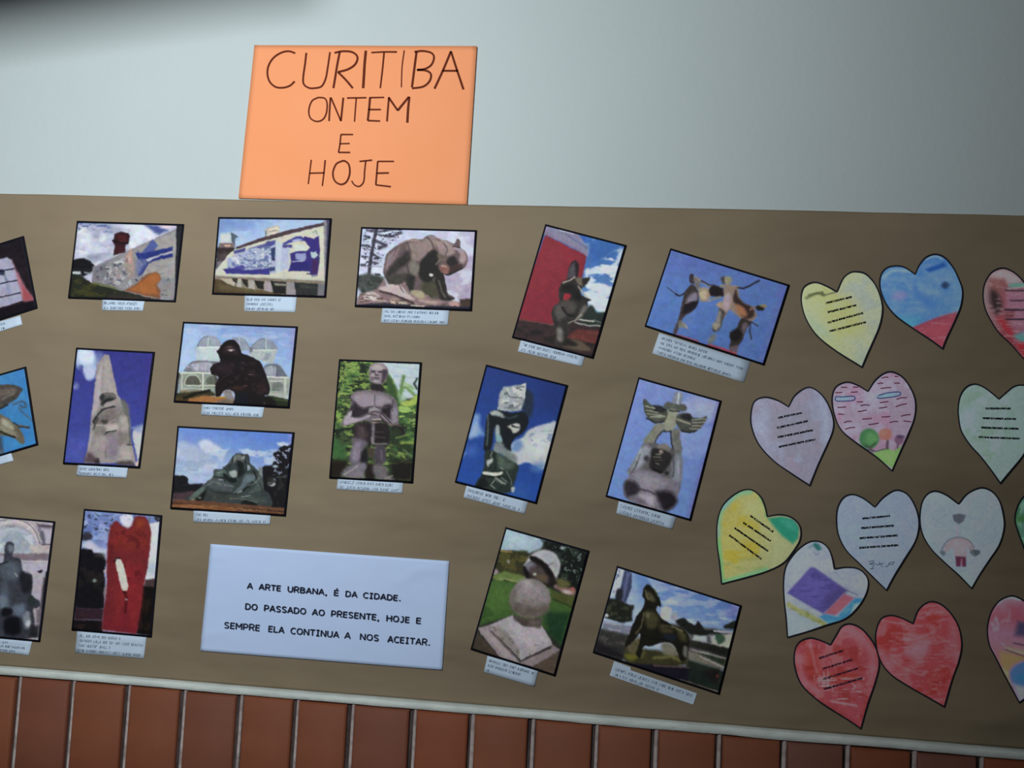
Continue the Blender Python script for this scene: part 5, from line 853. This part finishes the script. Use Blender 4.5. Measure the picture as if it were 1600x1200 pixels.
def dashes(ox, oy, sc, d, t, org):
    ink = Ink(d); rnd = random.Random(5)
    D = '560 128 595 128 628 126 660 126 528 158 568 156 615 155 655 152 650 210 685 210 540 242 588 238 670 232 722 230 545 280 578 282 655 265 706 256 780 215 830 208 775 246 822 238 790 76 830 70 865 66 885 68 768 108 800 104 862 104 895 104 785 134 845 128 875 196 935 186 870 238 935 220 900 292 955 282 790 296 840 292 680 308 735 304 575 328 620 320 715 340 775 330 835 328 885 322 915 318 958 324 582 366 640 355'
    p = pts(D).reshape(-1, 2, 2)*sc+np.array([ox, oy])
    for a, b in p:
        m = (a+b)/2+np.array([0, rnd.uniform(-1.2, .6)])
        ink.ribbon([a, m, b], 1.5)
    ink.build('red_dashes', M_DASH, t, org)
    for s_ in ('530 180 570 182 632 178 634 200 580 206 532 204 528 182', '770 176 820 160 890 154 894 172 840 184 775 190 765 182'):
        ink = Ink(d); ink.ribbon(catmull(pts(s_)*sc+np.array([ox, oy]), False, 4), 1.4)
        ink.build('cloud_outline', M_BLUEPEN, t, org)
M_DASH = mat('red_pen', (0.26, 0.05, 0.10), 0.7, 0.1)
M_BLUEPEN = mat('blue_pen', (0.05, 0.13, 0.36), 0.7, 0.1)
heart('pink paper heart with red dashes and three trees on a green hill',
      MH, '850 603 760 525 640 440 560 370 520 280 508 190 530 125 590 97 650 112 713 150', '760 80 830 38 900 60 950 120 983 200 980 290 945 390 900 490',
      [F('8c7c92'), K('94708c', 90, 60, .5, .15, a=.8), K('9490a8', 60, 50, .55, .1, a=.6, seed=6), P('8c9ab0', '700 170 780 150 770 200 700 200', 20, a=.6), E('6c92b4', 580, 192, 48, 9, -2, 5), E('6c92b4', 830, 173, 60, 11, -8, 5),
       P('6d9a52', '740 505 780 485 830 475 860 490 905 460 870 600 760 530', 6), P('7ea860', '780 500 860 500 850 570', 18, a=.7), E('3a6e44', 720, 420, 56, 58, 0, 5), E('528c50', 735, 420, 36, 36, 0, 16, a=.8), L('344c38', 10, '700 460 725 470 755 445', 5), L('4c4448', 14, '725 475 740 490', 8), E('a06058', 812, 395, 38, 34, 0, 5), E('ae6e5e', 800, 385, 18, 16, 0, 9, a=.7), L('4c3848', 13, '825 435 822 470', 6), E('6c4c68', 890, 425, 26, 28, 0, 6), L('382c50', 9, '885 408 915 408', 7), L('58445a', 10, '885 450 880 470', 6), L('3a3c44', 5, '700 480 760 492 800 480 830 476', 3)], sketch=dashes, seed=55)
heart('pale grey-green paper heart with four verse lines at the right edge, second row',
      (1500, 580, 1/6), '378 1055 290 930 190 800 90 690 10 560 -16 430 -18 330 5 220 60 145 135 118 210 140 290 195 365 258', '430 200 510 140 590 128 670 150 730 220 755 330 745 450 690 600 600 780 480 930',
      [F('6a807c'), K('74888e', 110, 140, .5, .15, a=.8), K('5f7c6c', 90, 70, .55, .1, a=.7, seed=4), P('7888a0', '20 330 160 350 120 560 30 500', 50, a=.6), P('5c7a68', '20 200 100 170 80 320 10 330', 40, a=.5), P('6a8a84', '420 400 600 400 600 720 440 800', 60, a=.5)],
      [(240, 356, 490, 358), (215, 447, 525, 456), (200, 535, 553, 548), (175, 625, 558, 640)], seed=56)
YH = (1100, 750, .2167)
heart('yellow and green leaning paper heart with slanted verse lines',
      YH, '125 750 110 600 92 450 95 300 130 190 200 115 280 72 350 72 410 120 440 190 455 262', '540 248 620 262 680 310 700 370 690 440 640 520 570 600 450 660 300 705',
      [F('9a9848'), G(100, 200, 560, 500, '989040', 'a09c50', '949a68'), K('a49228', 110, 80, .52, .12, '120 180 400 160 400 620 140 640', .9), P('9ba470', '260 120 420 130 440 300 640 460 500 600 480 400 300 250', 50, a=.7), K('88924e', 160, 30, .55, .1, '130 560 600 560 300 700 130 720', .7),
       L('5aa488', 34, '100 400 110 260 160 170 240 100 330 80', 22, 1, a=.9), L('6898a8', 22, '140 200 200 130', 14, a=.7), L('4ea468', 26, '105 440 120 600 130 740', 16, 1, a=.9), L('5aa874', 26, '130 735 300 690 450 645', 16, 1, a=.9), L('4c9c5a', 18, '400 110 440 190 450 260', 12, 1, a=.7), L('8c8898', 14, '95 300 100 400', 10, a=.6),
       P('1f8468', '460 275 560 262 650 280 690 340 680 420 640 460 560 400 500 330', 12), P('3c9c84', '560 290 650 300 660 360 600 340', 26, a=.7), L('a06a68', 16, '470 258 550 250 620 264 680 310 700 370 692 430', 8, 1, a=.9)],
      [(330, 262, 498, 380), (280, 312, 482, 448), (218, 352, 458, 518), (178, 402, 410, 575)], pens=1.25, seed=57)
heart('white paper heart drawn with a purple building block, leaning left',
      YH, '600 1135 590 1000 575 850 572 720 590 620 640 540 700 480 770 442 840 445 895 490 925 560 942 638', '1020 628 1100 635 1155 670 1185 730 1170 820 1110 920 1020 1000 880 1050 740 1095',
      [F('7f8a9e'), K('8a94ac', 100, 90, .5, .15, a=.8), P('8099b0', '600 960 860 1040 700 1090 610 1120', 40, a=.7), P('8896ac', '620 560 760 480 800 600 640 720', 50, a=.6),
       P('4a4488', '600 815 770 628 800 632 1030 795 860 965', 8), P('544e98', '650 800 770 670 900 740 800 900', 36, a=.8), K('3c3878', 90, 20, .55, .1, '600 815 770 628 1030 795 860 965', .6), P('3f386c', '860 880 980 770 1030 800 900 940', 24, a=.7), P('914c60', '865 965 1010 820 1085 850 950 975', 10), P('a05460', '920 940 1020 850 1060 870 960 960', 14, a=.7), P('2f74a4', '830 985 870 965 960 985 1090 850 1150 855 1110 920 1020 1000 910 1045', 9), K('4a88b0', 60, 20, .52, .1, '830 985 960 985 1090 850 1150 855 1020 1000 910 1045', .7), P('b6c0cc', '1080 900 1140 880 1100 940 1060 970', 12, a=.6), 
       L('858a50', 36, '610 900 700 950 800 1000 880 1050', 9, a=.9), K('6c7438', 30, 20, .52, .1, '610 880 720 930 880 1030 870 1060 700 980 610 920', .8), P('22605e', '780 470 800 450 830 465 850 500 820 510', 7), L('5c7c84', 12, '755 485 790 475', 8), L('5c6a88', 6, '790 515 805 540 825 530', 4), L('6e7c94', 6, '940 660 1000 720', 7), L('4c5064', 5, '1030 795 1110 830', 4)], seed=58)
WH = (1300, 750, .1875)
def initials(ox, oy, sc, d, t, org):
    ink = Ink(d)
    for s_ in ('300 680 345 672 340 690 310 700 345 710 330 740 312 738', '325 690 380 705 400 700 420 725', '395 680 400 700 430 690', '440 715 460 722 480 690 520 682', '475 700 500 705 515 690', '330 735 350 742'):
        ink.ribbon(catmull(pts(s_)*sc+np.array([ox, oy]), False, 4), 0.9)
    ink.build('pencil_initials', M_PENCIL, t, org)
heart('plain white paper heart with four verse lines and pencil initials, third row',
      WH, '455 920 350 820 230 700 120 590 55 470 35 350 45 230 95 145 170 118 260 150 357 223', '430 140 530 83 620 110 680 190 720 300 725 400 690 520 600 670 520 800',
      [F('72829c'), K('748a9c', 160, 160, .5, .2, a=.7), K('7c84a4', 120, 120, .5, .15, a=.5, seed=4)],
      [(255, 328, 482, 306), (245, 408, 520, 386), (232, 492, 550, 468), (228, 572, 560, 549)], sketch=initials, seed=59)
heart('white paper heart with a small drawn figure with spread arms, third row',
      WH, '1163 905 1060 800 940 690 830 580 755 460 730 330 745 200 790 120 860 90 950 120 1055 195', '1130 110 1240 62 1330 90 1395 170 1430 290 1435 400 1395 540 1310 670 1230 790',
      [F('6c7c96'), K('70869a', 160, 160, .5, .2, a=.7), K('767c9c', 120, 120, .5, .15, a=.5, seed=4),
       P('444a54', '1005 290 1060 280 1118 292 1095 345 1055 370 1015 340', 5), L('7c7484', 12, '1040 375 1045 480', 8), L('687884', 7, '1070 375 1062 480', 6), L('5c6478', 4, '1118 298 1185 312', 3), L('5c6478', 4, '935 290 958 293', 4), L('60687c', 3, '850 400 880 330 960 295', 3, 1), L('647084', 3, '1190 312 1192 420 1180 480', 4),
       B('7c7078', '960 520 1010 485 1060 480 1110 482 1160 520 1190 580 1160 600 1120 560 1120 640 1030 640 1010 560 960 600 930 610 935 560', 6), B('93747c', '1010 510 1100 505 1110 560 1060 620 1030 600', 16, a=.8), L('4e565c', 9, '905 600 950 520 1010 485 1080 480 1150 510 1180 560', 7, 1), B('3a464a', '1150 600 1180 580 1232 590 1225 620 1185 635', 6), B('4a5660', '900 600 935 590 945 620 920 630', 7), L('5c6068', 8, '1150 560 1180 620', 7), P('4e2438', '1028 635 1115 640 1118 722 1085 722 1075 680 1070 722 1035 720', 6), L('7c4c5c', 12, '1080 660 1082 710', 7), L('5c687c', 3, '1035 740 1060 758 1110 756 1130 735', 3, 1)], seed=60)
heart('green crayoned paper heart, only its left lobe showing at the right edge',
      (1500, 740, .5), '260 370 225 320 200 236 185 195 171 146 178 105 198 72 225 56 262 64 288 96', '320 56 350 52 385 75 400 115 398 170 370 240 320 310',
      [F('34584c'), K('46705a', 20, 30, .5, .15, a=.9), L('1e4a26', 8, '186 110 172 146 182 185 210 250', 4, 1, a=.9), P('224c22', '176 135 200 128 240 140 220 150 178 152', 5, a=.8), L('5c7c70', 7, '190 120 200 95', 4, a=.7)], seed=61)
RH = (1230, 920, .23125)
heart('red crayoned paper heart with four verse lines, bottom row',
      RH, '498 948 400 880 270 800 170 725 90 640 50 530 48 430 80 360 150 330 220 345 292 377', '330 310 370 250 430 235 500 265 560 330 605 410 622 510 595 630 545 780',
      [F('84343c'), K('93484e', 70, 60, .5, .12, a=.9), K('7c2828', 90, 60, .55, .1, a=.9, seed=4), B('95545f', '340 300 400 250 470 260 560 360 600 450 590 600 540 640 560 460 480 350', 30, a=.8), B('90505c', '60 440 100 480 130 600 230 700 150 680 80 600', 24, a=.8), P('7e241e', '130 400 210 400 230 560 180 640 120 560', 30, a=.7), P('84281e', '260 560 460 570 480 620 280 640', 24, a=.6), L('a87880', 7, '300 760 380 775 470 790', 8, 1), L('a8747c', 6, '440 640 460 660 440 680', 6, 1), K('a8747c', 130, 12, .62, .05, '200 600 520 600 480 860 260 780', .8), K('a4707a', 12, 120, .64, .05, '150 380 320 380 320 700 180 660', .7), P('72201f', '220 760 320 800 480 930 400 880', 24, a=.7), L('98606c', 9, '160 370 180 480 200 560', 10, 1, a=.7)],
      [(218, 475, 385, 420), (240, 547, 445, 482), (243, 616, 480, 542), (250, 683, 520, 605)], pens=1.25, pen=M_PURPLEPEN, seed=62)
heart('plain red crayoned paper heart without writing, bottom row',
      RH, '1062 800 960 740 820 660 700 580 630 490 598 380 600 280 635 200 700 178 770 195 850 232', '880 150 930 100 985 85 1050 110 1110 170 1160 260 1180 380 1160 490 1120 600',
      [F('802e34'), K('8c4248', 90, 70, .5, .12, a=.9), K('7a2422', 90, 70, .55, .1, a=.9, seed=4), B('84505c', '820 400 900 350 960 380 930 450 850 460 800 440', 30), B('8c4c58', '600 400 660 420 720 540 700 570 630 480', 26, a=.8), B('8a4650', '1100 200 1160 300 1160 480 1110 460', 30, a=.8), P('761d1c', '960 600 1100 560 1080 700 960 680', 34, a=.8), L('9a5c64', 8, '700 470 780 530 900 580 940 560', 10, 1, a=.7), L('98606a', 7, '740 330 850 340 1000 290', 10, 1, a=.6), L('aa7070', 6, '640 210 700 225 800 240', 6, 1, a=.7), K('9a5c64', 90, 12, .62, .05, a=.5, seed=8)], seed=63)
heart('pink, orange and blue paper heart, cut off at the bottom right edge',
      (1530, 920, .1583), '395 1125 310 970 230 820 160 680 100 560 78 430 88 320 125 210 200 115 310 68 400 90 470 140 540 215', '620 140 710 95 820 110 920 190 970 320 950 470 860 680 720 870 560 1010',
      [F('6e4450'), G(300, 100, 300, 620, '6c5462', '743844', '70465a', '6c4650'), P('7c2c3c', '280 150 450 150 450 320 320 320', 50, a=.7), P('8c3240', '180 200 260 260 240 330 160 300', 40, a=.6), L('8e94aa', 20, '180 140 240 95 310 80 400 100', 12, 1, a=.9), P('2c2840', '380 320 480 330 480 480 350 460', 30), P('8a5434', '200 620 450 660 450 1100 310 930 210 740', 24), P('7c6450', '260 580 480 620 480 660 260 610', 16), L('2c2834', 12, '340 535 480 565', 6), L('3a3038', 14, '260 600 340 630 480 680', 8), P('6e544e', '280 560 480 600 480 640 290 590', 14, a=.7), B('2c4c96', '300 830 360 750 500 720 560 900 430 980 330 940', 24), B('1f5090', '360 860 450 840 500 920 400 920', 26), P('686c94', '340 940 460 980 440 1100 395 1120', 28), P('7c7050', '230 780 290 820 290 900 240 830', 14, a=.7), L('6c8c50', 8, '290 900 310 960', 8), L('8c5460', 7, '100 540 150 640', 6), K('8a6470', 80, 80, .55, .1, '90 300 300 200 320 500 200 600', .6)], seed=64)

# added dark bar, not a part of the room, above and in front of the board (out of the picture, upper left);
# put in only to keep the assumed light off the upper left corner of the wall
a = wall_pt(0, 54); b = wall_pt(430, -8); light_pos = np.array((-0.36, -1.12, 1.862))
ea = a+0.268*(light_pos-a); eb = b+0.268*(light_pos-b)
d = (eb-ea)/np.linalg.norm(eb-ea); s0 = ea-d*1.2; s1 = eb+d*0.05
vs = []
for p in (s0, s1):
    vs += [(p[0], -0.38, p[2]), (p[0], -0.30, p[2]), (p[0], -0.30, p[2]+0.26), (p[0], -0.38, p[2]+0.26)]
mesh_obj('added_shade_bar', vs, [(0, 1, 2, 3), (7, 6, 5, 4), (0, 4, 5, 1), (1, 5, 6, 2), (2, 6, 7, 3), (3, 7, 4, 0)], M_WOOD, kind='structure')
